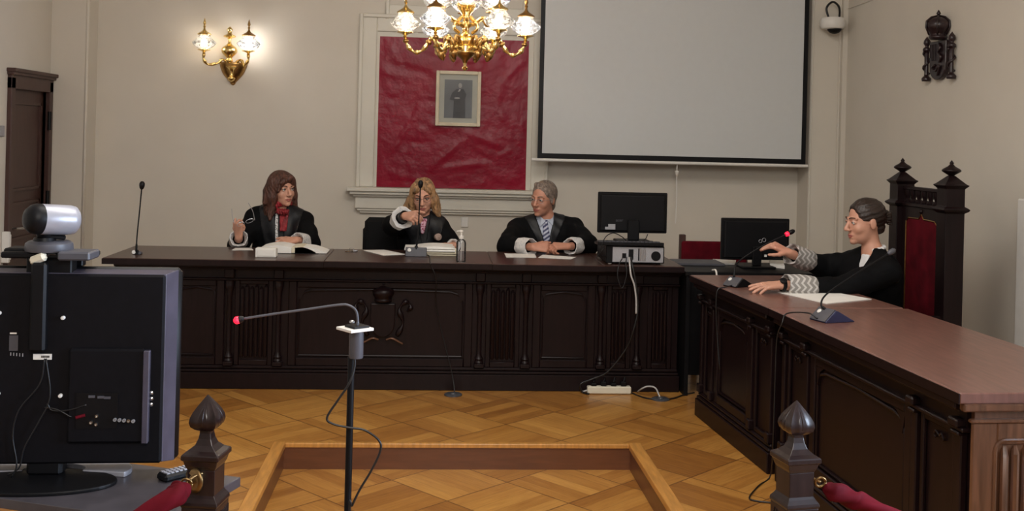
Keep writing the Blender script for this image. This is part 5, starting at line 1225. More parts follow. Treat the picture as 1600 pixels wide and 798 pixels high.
# ------------------------------------------------------------------ people: signed-distance modelling, meshed with surface nets
class SDF:
    def __init__(s, h, pad=.03): s.h = h; s.p = []; s.post = []; s.pad = pad
    def cap(s, a, b, ra, rb=None, k=.012, op='u'): s.p.append(('c', V(a), V(b), ra, ra if rb is None else rb, k, op)); return s
    def ell(s, c, r, ax=None, k=.012, op='u'): s.p.append(('e', V(c), r, ax or (V((1, 0, 0)), V((0, 1, 0)), V((0, 0, 1))), 0, k, op)); return s
    def bounds(s):
        lo = [9e9] * 3; hi = [-9e9] * 3
        for p in s.p:
            if p[6] != 'u': continue
            if p[0] == 'c': pts = ((p[1], p[3]), (p[2], p[4]))
            else: pts = ((p[1], max(p[2])),)
            for c, r in pts:
                for i in range(3): lo[i] = min(lo[i], c[i] - r); hi[i] = max(hi[i], c[i] + r)
        return [v - s.pad for v in lo], [v + s.pad for v in hi]
    def field(s):
        h = s.h; lo, hi = s.bounds(); s.lo = lo
        n = [int((hi[i] - lo[i]) / h) + 2 for i in range(3)]
        X = [np.arange(n[i], dtype=np.float32) * h + lo[i] for i in range(3)]; s.X = X
        D = np.full(n, .12, np.float32)
        for p in s.p:
            k = p[5]; m = k + 4 * h
            if p[0] == 'c':
                bl = [min(p[1][i] - p[3], p[2][i] - p[4]) - m for i in range(3)]; bh = [max(p[1][i] + p[3], p[2][i] + p[4]) + m for i in range(3)]
            else:
                R = max(p[2]); bl = [p[1][i] - R - m for i in range(3)]; bh = [p[1][i] + R + m for i in range(3)]
            i0 = [max(0, int((bl[i] - lo[i]) / h)) for i in range(3)]; i1 = [min(n[i], int((bh[i] - lo[i]) / h) + 2) for i in range(3)]
            if any(i1[i] <= i0[i] for i in range(3)): continue
            sl = tuple(slice(i0[i], i1[i]) for i in range(3))
            x = X[0][sl[0]][:, None, None]; y = X[1][sl[1]][None, :, None]; z = X[2][sl[2]][None, None, :]
            if p[0] == 'c':
                a, b = p[1], p[2]; ab = b - a; L = max(ab.length_squared, 1e-9)
                t = np.clip(((x - a.x) * ab.x + (y - a.y) * ab.y + (z - a.z) * ab.z) / L, 0, 1)
                d = np.sqrt((x - a.x - t * ab.x) ** 2 + (y - a.y - t * ab.y) ** 2 + (z - a.z - t * ab.z) ** 2) - (p[3] + (p[4] - p[3]) * t)
            else:
                c, r, ax = p[1], p[2], p[3]
                q = [(x - c.x) * A.x + (y - c.y) * A.y + (z - c.z) * A.z for A in ax]
                k0 = np.sqrt(sum((q[i] / r[i]) ** 2 for i in range(3))); k1 = np.sqrt(sum((q[i] / r[i] ** 2) ** 2 for i in range(3))) + 1e-6
                d = k0 * (k0 - 1) / k1
            E_ = D[sl]
            if p[6] == 'u':
                w_ = np.clip(.5 + .5 * (E_ - d) / k, 0, 1); D[sl] = E_ + (d - E_) * w_ - k * w_ * (1 - w_)
            else:
                w_ = np.clip(.5 - .5 * (E_ + d) / k, 0, 1); D[sl] = E_ + (-d - E_) * w_ + k * w_ * (1 - w_)
        s.D = D
        for f in s.post: D = f(D, X[0][:, None, None], X[1][None, :, None], X[2][None, None, :])
        return D
    def mesh(s, name, mt, parent, D=None, label=None):
        if D is None: D = s.field()
        h, lo = s.h, s.lo; n = D.shape; ins = D < 0
        c = np.zeros([m - 1 for m in n], np.int8)
        for i in (0, 1):
            for j in (0, 1):
                for k in (0, 1): c += ins[i:n[0] - 1 + i, j:n[1] - 1 + j, k:n[2] - 1 + k]
        act = (c > 0) & (c < 8); idx = np.full(act.shape, -1, np.int32); ijk = np.argwhere(act); idx[act] = np.arange(len(ijk))
        acc = np.zeros((len(ijk), 3)); cnt = np.zeros(len(ijk))
        I, J, K = ijk.T
        for ax in range(3):
            for u in (0, 1):
                for v in (0, 1):
                    o = [0, 0, 0]; oth = [q for q in range(3) if q != ax]; o[oth[0]] = u; o[oth[1]] = v
                    e = list(o); e[ax] = 1
                    d0 = D[I + o[0], J + o[1], K + o[2]]; d1 = D[I + e[0], J + e[1], K + e[2]]
                    m = (d0 < 0) != (d1 < 0); t = np.where(m, d0 / np.where(m, d0 - d1, 1), 0)
                    p = np.tile(np.array(o, float), (len(ijk), 1)); p[:, ax] = t
                    acc[m] += p[m]; cnt[m] += 1
        co = (ijk + acc / cnt[:, None]) * h + np.array(lo)
        quads = []
        for ax in range(3):
            sl0 = [slice(None)] * 3; sl1 = [slice(None)] * 3; sl0[ax] = slice(0, -1); sl1[ax] = slice(1, None)
            fl = ins[tuple(sl0)] != ins[tuple(sl1)]; e = np.argwhere(fl); oth = [q for q in range(3) if q != ax]
            e = e[(e[:, oth[0]] > 0) & (e[:, oth[1]] > 0) & (e[:, oth[0]] < n[oth[0]] - 1) & (e[:, oth[1]] < n[oth[1]] - 1)]
            def g(a, b):
                q = e.copy(); q[:, oth[0]] += a; q[:, oth[1]] += b; return idx[q[:, 0], q[:, 1], q[:, 2]]
            Q = np.stack([g(-1, -1), g(0, -1), g(0, 0), g(-1, 0)], 1)
            flip = ~ins[e[:, 0], e[:, 1], e[:, 2]]
            if ax == 1: flip = ~flip
            Q[flip] = Q[flip][:, ::-1]; quads.append(Q)
        Q = np.concatenate(quads); Q = Q[(Q >= 0).all(1)]
        W = MW[parent.name]; iv = np.array(W.inverted()); co = co @ iv[:3, :3].T + iv[:3, 3]
        me = bpy.data.meshes.new(name); me.vertices.add(len(co)); me.vertices.foreach_set('co', co.astype(np.float32).ravel())
        me.loops.add(Q.size); me.loops.foreach_set('vertex_index', Q.astype(np.int32).ravel()); me.polygons.add(len(Q))
        me.polygons.foreach_set('loop_start', np.arange(0, Q.size, 4, dtype=np.int32)); me.polygons.foreach_set('use_smooth', np.ones(len(Q), bool))
        me.update(); me.validate()
        o = bpy.data.objects.new(name, me); col.objects.link(o); setm(o, mt); o.parent = parent; MW[o.name] = W
        if label: o['label'] = label
        return o
def head_frame(yaw, pitch, roll=0):
    y, p, r = (math.radians(a) for a in (yaw, pitch, roll))
    F = V((math.sin(y) * math.cos(p), -math.cos(y) * math.cos(p), math.sin(p)))
    S = V((0, 0, 1)).cross(F).normalized(); U = F.cross(S).normalized()
    R = Matrix.Rotation(r, 3, F); return R @ S, F, R @ U
def hand(b, w, D, N, s, curl=(.35, .35, .35, .35), spread=.06, thumb=.5, k=.0035, sc=1.0, thumb_out=.8):
    """palm, four fingers and thumb added to SDF b; D towards the fingers, N back of the hand"""
    w = V(w); D = V(D).normalized(); N = V(N); N = (N - D * N.dot(D)).normalized(); T = D.cross(N) * s
    lens = (.072, .080, .074, .058); lat = (.027, .009, -.010, -.027); rad = (.0088, .0092, .0088, .0078)
    mc = []
    for i in range(4):
        m = w + D * (.092 - (.008 if i == 3 else 0)) * sc + T * lat[i] * sc; mc.append(m)
        b.cap(w + D * .012 + T * lat[i] * .55 * sc, m, .0155 * sc, .0118 * sc, k=.010)
    b.cap(w + D * .04 - N * .006 + T * .006, w + D * .08 - N * .006 - T * .008, .014 * sc, .012 * sc, k=.012)
    for i in range(4):
        c = curl[i] if isinstance(curl, (tuple, list)) else curl
        d = (D + T * spread * (1.5 - i)).normalized(); p = mc[i]; a = 0
        for f, cc in zip((.46, .30, .24), (.75, 1.15, .8)):
            a = c * cc; d = (d * math.cos(a) - N * math.sin(a) if abs(d.dot(N)) < 1e-6 else d)
            # rotate d around T axis towards the palm
            ax_ = T.cross(D); d = (Matrix.Rotation(-c * cc * s, 3, T) @ d)
            if False: pass
            q = p + d * lens[i] * f * sc; r_ = rad[i] * sc
            b.cap(p, q, r_, r_ * .9, k=k); p = q
    p = w + D * .022 * sc + T * .020 * sc; d = (D * .62 + T * thumb_out - N * .25).normalized()
    for L, r_, in ((.045, .0135), (.034, .0105), (.028, .0092)):
        q = p + d * L * sc; b.cap(p, q, r_ * sc, r_ * .88 * sc, k=.006); p = q
        d = (d * 1 + D * thumb * .5 - T * thumb * .35 - N * thumb * .25).normalized()
_fix_rot = None
def person(label, J, head, skin='skin', h=.0045, face=1.0):
    """J: joints dict; head: (centre, yaw, pitch, roll)"""
    t = thing('person', label, 'person', (J['pelvis'][0], J['pelvis'][1], 0))
    S, F, U = head_frame(*head[1:]); c = V(head[0]); hs = J.get('hs', 1.0)
    def P(s_, f, u): return c + (S * s_ + F * f + U * u) * hs
    def A(r): return tuple(x * hs for x in r)
    b = SDF(h); ax = (S, F, U)
    pel, nb = V(J['pelvis']), V(J['neck']); ch = pel.lerp(nb, .72)
    bf = V(J.get('front', (0, -1, 0))).normalized(); bx_ = (V((0, 0, 1)).cross(bf), bf, V((0, 0, 1)))
    b.ell(pel, (.14, .10, .11), bx_, k=.05); b.cap(pel, ch, .09, .085, k=.05); b.ell(ch, (.135, .075, .13), bx_, k=.04)
    for sd in ('L', 'R'):
        sh, el, wr = V(J['sh' + sd]), V(J['el' + sd]), V(J['wr' + sd])
        b.cap(nb, sh, .045, .045, k=.03); b.cap(sh, el, .045, .036, k=.02); b.cap(el, wr, .036, .025, k=.012)
        kn, an = J['kn' + sd], J['an' + sd]
        b.cap(pel + (V(kn) - pel) * .12, kn, .08, .055, k=.03); b.cap(kn, an, .05, .035, k=.02); b.cap(V(an) + V((0, 0, -.01)), V(an) + J.get('foot', V((0, -.14, -.035))), .035, .028, k=.02)
        hd = J['hand' + sd]; hand(b, wr, **hd)
    b.cap(nb + V((0, 0, -.02)), P(0, -.02, -.05), J.get('nr', .050) + .005, J.get('nr', .050), k=.03)
    # head
    b.ell(P(0, -.016, .035), A((.073, .092, .082)), ax, k=.02); b.ell(P(0, .018, -.02), A((.061, .070, .085)), ax, k=.02)
    b.ell(P(0, .034, -.072), A((.046, .048, .040)), ax, k=.02); b.ell(P(0, .070, -.098), A((.021, .018, .017)), ax, k=.014)
    for s_ in (-1, 1):
        b.ell(P(s_ * .036, .056, -.032), A((.022, .022, .024)), ax, k=.014)
        b.ell(P(s_ * .0315, .102, .004), A((.017, .022, .011)), ax, k=.010, op='s')
        b.cap(P(s_ * .012, .083, .021), P(s_ * .046, .070, .022), .0085 * hs, .007 * hs, k=.008)
        b.ell(P(s_ * .0315, .073, .004), A((.015, .012, .012)), ax, k=.004)
        b.ell(P(s_ * .074, -.008, -.008), A((.008, .018, .030)), ax, k=.006)
        b.ell(P(s_ * .011, .097, -.036), A((.0085, .010, .007)), ax, k=.005)
    b.cap(P(0, .084, .014), P(0, .108, -.031), .0075 * hs, .0115 * hs, k=.008)
    b.cap(P(-.017, .079, -.061), P(.017, .079, -.061), .009 * hs, k=.006); b.cap(P(0, .086, -.061), P(0, .085, -.072), .006 * hs, k=.006)
    b.cap(P(-.012, .079, -.076), P(.012, .079, -.076), .009 * hs, k=.006)
    body = b.mesh('body', skin, t)
    # face details
    for s_ in (-1, 1):
        e = obj('eye', MB().sph(tuple(P(s_ * .0315, .0765, .0035)), .0118 * hs, 14), 'eyew', t, smooth=True)
        gz = (F + S * J.get('gaze', 0) + U * J.get('gazeu', 0)).normalized()
        obj('iris', MB().sph(tuple(P(s_ * .0315, .0765, .0035) + gz * .0080 * hs), .0058 * hs, 10), 'iris', e, smooth=True)
        bw = MB().tube(bez([P(s_ * .014, .0935, .023), P(s_ * .030, .0895, .029), P(s_ * .048, .0735, .025)], 4), [.0028 * hs] * 8 + [.0012 * hs], 8)
        obj('eyebrow', bw, J.get('brow', 'brow'), t, smooth=True)
        lid = MB().tube(bez([P(s_ * .019, .0825, .004), P(s_ * .0315, .0885, .0105), P(s_ * .045, .079, .005)], 4), .0026 * hs, 8)
        if J.get('lids'): obj('upper_eyelid', MB().sph(tuple(P(s_ * .0315, .0768, .0035 + .0055 * J['lids'])), .0126 * hs, 14, (1.05, 1.0, .72)), skin, t, smooth=True)
        obj('eyelid', lid, J.get('brow', 'brow') if J.get('mascara') else skin, t, smooth=True)
    lp = MB().tube(bez([P(-.022, .0815, -.067), P(-.010, .0905, -.0635), P(0, .0915, -.065), P(.010, .0905, -.0635), P(.022, .0815, -.067)], 4), [.0018] + [.0035 * hs] * 15 + [.0018], 8)
    lp.tube(bez([P(-.018, .083, -.070), P(0, .0905, -.0745), P(.018, .083, -.070)], 4), [.002] + [.004 * hs] * 7 + [.002], 8)
    obj('lips', lp, 'lip', t, smooth=True)
    return t, P, A, ax, hs
def folds(amp, f1=45, f2=18, seed=0):
    def g(D, x, y, z):
        return D + amp * (np.sin(f1 * x + 6 * np.sin(9 * z + seed) + seed) * .5 + np.sin(f2 * z + 14 * y + 5 * np.sin(7 * x + seed)) * .5 + .45 * np.sin(70 * (x + .5 * z) + 4 * np.sin(20 * y + seed)))
    return g
def robe(t, J, name='robe', vtop=None, vbot=None, vw=(.05, .012), front=V((0, -1, 0)), h=.0065, satin=True, seed=0, sl=(.064, .070, .047), chest=(.190, .130, .17), ext=(0, 0), lw=.075, yoke=.04):
    b = SDF(h); pel, nb = V(J['pelvis']), V(J['neck']); ch = pel.lerp(nb, .66); f = V(front).normalized(); s_ = V((0, 0, 1)).cross(f).normalized()
    ax = (s_, f, V((0, 0, 1)))
    b.ell(ch, chest, ax, k=.05); b.ell(pel.lerp(nb, .3), (.19, .145, .22), ax, k=.06); b.ell(pel, (.20, .16, .14), ax, k=.05)
    b.cap(V(J['shL']), V(J['shR']), .058, k=.05)
    for i, sd in enumerate(('L', 'R')):
        sh, el, wr = V(J['sh' + sd]), V(J['el' + sd]), V(J['wr' + sd])
        b.cap(nb + V((0, 0, .0)), sh, .050, .060, k=.045)
        b.cap(sh, el, sl[0], sl[1], k=.03)
        d = (wr - el).normalized(); ce = wr - d * (.085 - ext[i])
        b.cap(el, ce, sl[1], sl[2], k=.02); b.cap(ch.lerp(sh, .5), sh.lerp(el, .6), .06, .05, k=.05)
        kn, an = V(J['kn' + sd]), V(J['an' + sd])
        b.cap(pel, kn, .13, .10, k=.05); b.cap(kn, kn.lerp(an, .8), .10, .09, k=.04)
    b.ell(nb + V((0, 0, .055)) + f * .005, (.060, .060, .055), ax, k=.012, op='s')
    b.post.append(folds(.0032, seed=seed))
    D0 = b.field()
    x = b.X[0][:, None, None]; y = b.X[1][None, :, None]; z = b.X[2][None, None, :]
    ls = (x - ch.x) * s_.x + (y - ch.y) * s_.y; lf = (x - ch.x) * f.x + (y - ch.y) * f.y
    def lat(p): return (V(p) - ch).dot(s_)
    def vreg(a, c, wa, wc, zt=.0):
        """front region tapering from point a (top, half width wa) to c (bottom, half width wc)"""
        a, c = V(a), V(c); tt_ = np.clip((a.z - z) / (a.z - c.z), 0, 1); cen = lat(a) + (lat(c) - lat(a)) * tt_; w_ = wa + (wc - wa) * tt_
        return np.maximum(np.maximum(np.abs(ls - cen) - w_, -lf - .0), np.maximum(z - a.z - zt, c.z - z))
    def layer(nm, mt, a, c, wa, wc, off, thick=None, zt=.0, label=None, wob=0.0):
        Dx = D0 - off
        if thick is None: thick = .017 - min(off, 0)
        if wob: Dx = Dx + wob * np.sin(260 * x + 90 * z) + wob * .7 * np.sin(150 * z + 120 * x)
        return b.mesh(nm, mt, t, np.maximum(np.maximum(Dx, vreg(a, c, wa, wc, zt)), -(D0 + thick)), label)
    D = D0
    if vtop is not None:
        vr = vreg(vtop, vbot, vw[0], vw[1], .10)
        D = np.maximum(D0, -np.maximum(vr, -(D0 + .022)))
    o = b.mesh(name, 'robe', t, D)
    if satin:
        wt, wb = vw[0] + lw + yoke, vw[1] + lw
        reg = np.maximum(vreg(vtop, vbot, wt, wb, .10), -vr)
        low = vreg(vbot, V(vbot) - V((0, 0, .3)), wb, wb)
        reg = np.minimum(reg, low)
        b.mesh('satin_facing', 'satin', t, np.maximum(np.maximum(D0 - .0035, reg), -(D0 + .008)))
    return layer
def cuff(t, el, wr, mt, r0=.052, r1=.060, L=.105, off=-.012, label=None, inner=.040, name='lace_cuff'):
    el, wr = V(el), V(wr); d = (wr - el).normalized(); b0 = wr + d * off; a = b0 - d * L
    x, y = ortho(d); n = 36; prof = [(r0 * .9, 0), (r0, .06), (r0 * 1.02, .5), (r1, .94), (r1 * 1.01, 1.0), (r1 * .93, 1.0), (inner, .80), (inner * .9, .3), (inner * .9, 0)]
    m = MB(); vs_ = []; fs_ = []
    for (r, q) in prof:
        for j in range(n):
            an = 2 * PI * j / n; rr = r * (1 + .035 * math.sin(5 * an + 3 * q) + .02 * math.sin(9 * an)); vs_.append(a + d * L * q + x * rr * math.cos(an) + y * rr * math.sin(an))
    for i in range(len(prof) - 1):
        for j in range(n): fs_.append([i * n + j, i * n + (j + 1) % n, (i + 1) * n + (j + 1) % n, (i + 1) * n + j])
    m.add(vs_, fs_); return obj(name, m, mt, t, smooth='auto', label=label)
def spectacles(parent, P, hs, mt, w=.026, hh=.017, thick=.0011, temples=True, drop=0, top_only=False):
    m = MB()
    for s_ in (-1, 1):
        pts = [P(s_ * .0325 + w * math.cos(a), .0985 - .006 * abs(math.cos(a)), .0 + drop + hh * math.sin(a)) for a in [i * PI / 8 for i in range(17)]]
        m.tube(pts, thick, 6)
        if temples: m.tube([P(s_ * .058, .093, .006 + drop), P(s_ * .074, .06, .008 + drop), P(s_ * .080, -.01, .006)], thick, 6)
    m.tube([P(-.008, .099, .004 + drop), P(0, .103, .006 + drop), P(.008, .099, .004 + drop)], thick, 6)
    return obj('spectacles', m, mt, parent)
def legs(J, pel, fwd, foot=None):
    pel = V(pel); f = V(fwd).normalized(); s_ = V((0, 0, 1)).cross(f)
    for sd, q in (('L', 1), ('R', -1)):
        kn = pel + f * .40 + s_ * q * .11 + V((0, 0, -.03)); J['kn' + sd] = kn; J['an' + sd] = V((kn.x, kn.y, .08)) - f * .03
    J['foot'] = f * .15 + V((0, 0, -.04))
def strands(amp, P, S, F, U, fr=190, seed=0.):
    c0 = P(0, 0, 0)
    def g(D, x, y, z):
        s_ = (x - c0.x) * S.x + (y - c0.y) * S.y + (z - c0.z) * S.z; f = (x - c0.x) * F.x + (y - c0.y) * F.y + (z - c0.z) * F.z; u = (x - c0.x) * U.x + (y - c0.y) * U.y + (z - c0.z) * U.z
        th = np.arctan2(s_, f + .001)
        return D + amp * (np.sin(26 * th + 9 * np.sin(22 * u + seed)) * .6 + np.sin(47 * th - 14 * u + 3 * np.sin(30 * u)) * .4)
    return g

# --- auburn-haired judge, looking to her left, holding spectacles
J = dict(pelvis=V((-1.07, 7.50, .54)), neck=aY(7.44, 436, 322), shR=aY(7.46, 399, 340), shL=aY(7.44, 474, 345), mascara=True, brow='brow')
J['elR'] = aY(7.30, 372, 384); J['wrR'] = aY(7.08, 373, 371)
J['elL'] = aY(7.26, 484, 380); J['wrL'] = aY(7.07, 463, 375)
J['handR'] = dict(D=(.02, -.25, 1), N=(-.55, -.75, .1), s=-1, curl=(.75, 1.25, 1.3, 1.35), thumb=.8)
J['handL'] = dict(D=(-1, -.62, -.10), N=(-.10, -.55, .8), s=1, curl=(.30, .50, .6, .65), spread=.05, thumb=.3)
legs(J, J['pelvis'], (0, -1, 0))
W1 = person('auburn-haired person in black gown and red scarf holding up spectacles at the desk', J, (aY(7.40, 441, 295), 38, -2, 3))
t, P, A, ax, hs = W1
lay = robe(t, J, vtop=aY(7.30, 436, 331), vbot=aY(7.28, 434, 392), vw=(.036, .020), seed=1.)
lay('black_blouse', 'shirtk', aY(7.30, 436, 326), aY(7.28, 434, 394), .045, .028, -.010)
lay('jabot', 'jabot', aY(7.3, 430, 334), aY(7.28, 431, 388), .010, .010, .004)
lay('red_scarf_tail', 'scarf', aY(7.3, 442, 328), aY(7.28, 441, 362), .034, .022, .012, wob=.003)
s = SDF(.004); nk = V(J['neck']); s2, f2, u2_ = ax
for i in range(14):
    a0_ = 2 * PI * i / 14; a1_ = 2 * PI * (i + 1) / 14
    q = [nk + V((.064 * math.cos(a) + .004, .060 * math.sin(a) - .012, .035 + .014 * math.sin(a) * 1 - .012 * math.cos(3 * a))) for a in (a0_, a1_)]
    s.cap(q[0], q[1], .024, k=.01)
s.cap(aY(7.35, 436, 330), aY(7.33, 446, 331), .022, .020, k=.012)
s.post.append(lambda D, x, y, z: D + .0022 * np.sin(330 * x + 120 * z) + .0015 * np.sin(260 * z + 60 * x))
s.mesh('red_scarf', 'scarf', t)
cuff(t, J['elR'], J['wrR'], 'lace', .060, .058, .11, off=-.004, label='pale lace cuff'); cuff(t, J['elL'], J['wrL'], 'lace', .056, .050, .11, off=-.008, label='pale lace cuff', inner=.03)
s = SDF(.0042); S_, F_, U_ = ax
s.ell(P(0, -.022, .040), A((.086, .102, .090)), ax, k=.03)
s.ell(P(0, -.045, -.05), A((.092, .075, .12)), ax, k=.05)
s.cap(P(-.01, -.065, -.06), P(-.02, -.06, -.165), .072, .045, k=.04)
for q in (-1, 1):
    s.cap(P(q * .066, -.002, .05), P(q * .080, .004, -.055), .032, .028, k=.04); s.cap(P(q * .080, .004, -.055), P(q * .084, .012, -.115 if q > 0 else -.155), .028, .020, k=.03)
    s.cap(P(q * .075, -.045, -.02), P(q * .092, -.045, -.14 if q > 0 else -.175), .040, .024, k=.04)
s.cap(P(-.088, -.01, -.15), P(-.108, .02, -.20), .024, .012, k=.02); s.cap(P(-.095, -.03, -.03), P(-.125, -.03, -.09), .02, .012, k=.02)
s.cap(P(.085, .0, -.09), P(.110, .005, -.135), .020, .009, k=.02)
s.ell(P(0, .112, -.030), A((.049, .070, .086)), ax, k=.014, op='s')
s.cap(P(.030, .066, .082), P(-.050, .078, .050), .020, .013, k=.014); s.cap(P(-.030, .076, .066), P(-.066, .060, -.005), .016, .012, k=.014); s.cap(P(.02, .070, .082), P(.060, .058, .020), .016, .011, k=.014)
s.post.append(strands(.0020, P, *ax)); s.mesh('hair', 'hair_a', t)

# --- blonde judge in the middle, reaching for the microphone
J = dict(pelvis=V((-.03, 7.50, .54)), neck=aY(7.42, 659, 336), shR=aY(7.38, 620, 349), shL=aY(7.38, 687, 355), mascara=True, brow='brow', gazeu=-.6, lids=.75)
J['elR'] = aY(7.17, 614, 352); J['wrR'] = aY(6.93, 633, 337)
J['elL'] = aY(7.28, 704, 383); J['wrL'] = aY(7.12, 710, 384)
J['handR'] = dict(D=(.62, -.80, .02), N=(-.62, -.35, .70), s=-1, curl=(.62, .70, .75, .8), spread=.02, thumb=.55, thumb_out=.6)
J['handL'] = dict(D=(-1, -.35, .0), N=(0, -.3, .95), s=1, curl=(.25, .3, .3, .35), thumb=.3)
legs(J, J['pelvis'], (0, -1, 0))
t, P, A, ax, hs = person('blonde person in black gown and glasses reaching out to grip the central desk microphone', J, (aY(7.36, 661, 306), -3, -13, 3))
lay = robe(t, J, vtop=aY(7.30, 662, 340), vbot=aY(7.28, 662, 386), vw=(.040, .010), seed=2.3)
lay('black_blouse', 'shirtk', aY(7.30, 662, 334), aY(7.28, 662, 388), .05, .018, -.008)
lay('scarf', 'scarf2', aY(7.30, 662, 342), aY(7.28, 660, 366), .026, .011, .003, label='pink and white patterned scarf', wob=.002)
obj('badge', MB().lathe([(0, .006), (.018, .005), (.024, .002), (.024, -.02)], aY(7.245, 685, 370), 24, axis=(.45, -1, .15)), 'badge', t, smooth='auto', label='oval embroidered badge')
cuff(t, J['elR'], J['wrR'], 'lacew', .062, .074, .10, off=-.045, label='wide plain white cuff'); 
obj('bracelet_sleeve', MB().lathe([(.036, -.05), (.038, -.045), (.038, -.008), (.034, -.004), (.030, -.03)], J['wrR'], 24, axis=tuple((V(J['wrR']) - V(J['elR'])).normalized())), 'shirtk', t, smooth='auto')
cuff(t, J['elL'], J['wrL'], 'lacew', .045, .045, .06, off=-.02, inner=.03)
s = SDF(.0042)
s.ell(P(0, -.020, .038), A((.081, .098, .088)), ax, k=.03); s.ell(P(0, -.05, -.03), A((.085, .070, .10)), ax, k=.04)
for q in (-1, 1):
    s.cap(P(q * .060, .022, .058), P(q * .076, .026, -.03), .024, .022, k=.03); s.cap(P(q * .076, .026, -.03), P(q * .082, .024, -.10), .022, .020, k=.03)
    s.cap(P(q * .076, -.03, -.03), P(q * .096, -.015, -.10), .032, .026, k=.03)
s.cap(P(-.095, .0, -.085), P(-.135, .0, -.105), .028, .016, k=.03); s.cap(P(-.09, -.03, -.04), P(-.125, -.02, -.070), .026, .016, k=.03)
s.cap(P(.088, .01, -.08), P(.104, .03, -.135), .024, .016, k=.03)
s.ell(P(0, .115, -.022), A((.054, .078, .094)), ax, k=.012, op='s')
s.cap(P(-.004, .045, .108), P(-.052, .066, .052), .016, .013, k=.014); s.cap(P(-.004, .045, .108), P(.054, .062, .046), .016, .013, k=.014)
def curl(D, x, y, z): return D + .003 * np.sin(62 * z + 30 * x) * np.sin(55 * x + 20 * z)
s.post += [strands(.0020, P, *ax, seed=2.), curl]; s.mesh('hair', 'hair_b', t)
spectacles(t, P, hs, 'specsd', w=.025, hh=.016, thick=.0013)

# --- man with clasped hands
J = dict(pelvis=V((.80, 7.48, .54)), neck=aY(7.42, 853, 341), shR=aY(7.42, 809, 357), shL=aY(7.40, 895, 356), brow='browg', hs=1.03)
J['elR'] = aY(7.20, 794, 384); J['wrR'] = aY(6.97, 833, 385.5)
J['elL'] = aY(7.18, 917, 382); J['wrL'] = aY(6.96, 888, 385)
J['handR'] = dict(D=(1, -.12, .0), N=(0, -.80, .60), s=-1, curl=(.50, .55, .6, .65), spread=.02, thumb=.4, thumb_out=.4)
J['handL'] = dict(D=(-1, -.20, .05), N=(.0, -.45, .9), s=1, curl=(.7, .75, .8, .85), spread=.02, thumb=.4, thumb_out=.4)
legs(J, J['pelvis'], (0, -1, 0))
t, P, A, ax, hs = person('grey-haired person in glasses, black gown and striped tie with clasped hands', J, (aY(7.38, 849, 310), -38, -6, -4), skin='skin2')
nk = V(J['neck'])
lay = robe(t, J, vtop=aY(7.30, 853, 340), vbot=aY(7.27, 855, 381), vw=(.064, .010), seed=4.1, sl=(.070, .076, .047), chest=(.21, .14, .17), lw=.05, yoke=.03)
lay('shirt', 'shirtb', aY(7.30, 853, 332), aY(7.27, 855, 384), .075, .016, -.008)
lay('tie', 'tie', aY(7.3, 853, 345.5), aY(7.27, 855, 381), .016, .030, .001)
lay('tie_knot', 'tie', aY(7.3, 853, 344.5), aY(7.28, 853.5, 351), .020, .014, .007)
cm_ = MB()
for q in (-1, 1):
    p0_, p1_, p2_ = nk + V((q * .060, -.01, .045)), nk + V((q * .040, -.062, .012)), nk + V((q * .010, -.078, -.012)); p3_ = nk + V((q * .048, -.085, -.052))
    th = V((0, -.006, 0)); vs_ = [p0_, p1_, p2_, p3_, p0_ + V((q * .012, -.012, -.03))]; vs_ += [v + th for v in vs_]
    cm_.add(vs_, [[0, 1, 2, 3, 4], [9, 8, 7, 6, 5], [0, 5, 6, 1], [1, 6, 7, 2], [2, 7, 8, 3], [3, 8, 9, 4], [4, 9, 5, 0]])
obj('collar', cm_, 'shirtb', t)
cuff(t, J['elR'], J['wrR'], 'lacew', .060, .055, .115, off=-.02, label='white gathered cuff'); cuff(t, J['elL'], J['wrL'], 'lacew', .058, .054, .11, off=-.02, label='white gathered cuff')
s = SDF(.004)
s.ell(P(0, -.022, .038), A((.081, .096, .086)), ax, k=.02); s.cap(P(0, -.055, .0), P(0, -.068, -.055), .062, .05, k=.02)
for q in (-1, 1): s.cap(P(q * .070, -.005, .03), P(q * .074, .012, -.018), .013, .008, k=.012)
s.ell(P(0, .104, .012), A((.090, .060, .066)), ax, k=.010, op='s'); s.ell(P(0, .060, -.075), A((.10, .085, .065)), ax, k=.012, op='s')
s.cap(P(-.040, .034, .098), P(.040, .034, .098), .014, k=.02)
s.post.append(strands(.0009, P, *ax, seed=5.)); s.mesh('hair', 'hair_g', t)
for q in (-1, 1):
    e = MB(); e.add([tuple(v) for v in [P(0, 0, 0)]], []) if False else None
spectacles(t, P, hs, 'specs', w=.024, hh=.013, thick=.0011, drop=-.002)

# --- dark-haired woman at the side desk, profile
J = dict(pelvis=V((2.44, 5.77, .56)), neck=aY(5.60, 1364, 394), shR=aY(5.76, 1338, 410), shL=aY(5.45, 1386, 424), brow='brow', hs=1.04, nr=.045, front=V((-.75, -.65, 0)))
J['elR'] = aY(5.86, 1290, 418); J['wrR'] = aY(5.72, 1232, 395)
J['elL'] = aY(5.42, 1315, 452); J['wrL'] = aZ(.842, 1222, 445)
J['handR'] = dict(D=(-1, -.05, .50), N=(.35, -.45, .82), s=-1, curl=(.30, .38, .45, .5), spread=.05, thumb=.5, thumb_out=.5)
J['handL'] = dict(D=(-1, -.10, -.06), N=(-.05, -.25, .97), s=1, curl=(.10, .12, .16, .2), spread=.14, thumb=.2)
legs(J, J['pelvis'], (-1, 0, 0))
t, P, A, ax, hs = person('dark-haired person in black gown seen in profile at the side desk', J, (aY(5.60, 1351, 346), -84, -5, 0))
fw = V((-.75, -.65, 0)); nk = V(J['neck'])
lay = robe(t, J, vtop=aY(5.5, 1338, 398), vbot=aY(5.5, 1330, 424), vw=(.040, .012), seed=6.2, front=fw, satin=False, sl=(.066, .068, .047), chest=(.185, .13, .17))
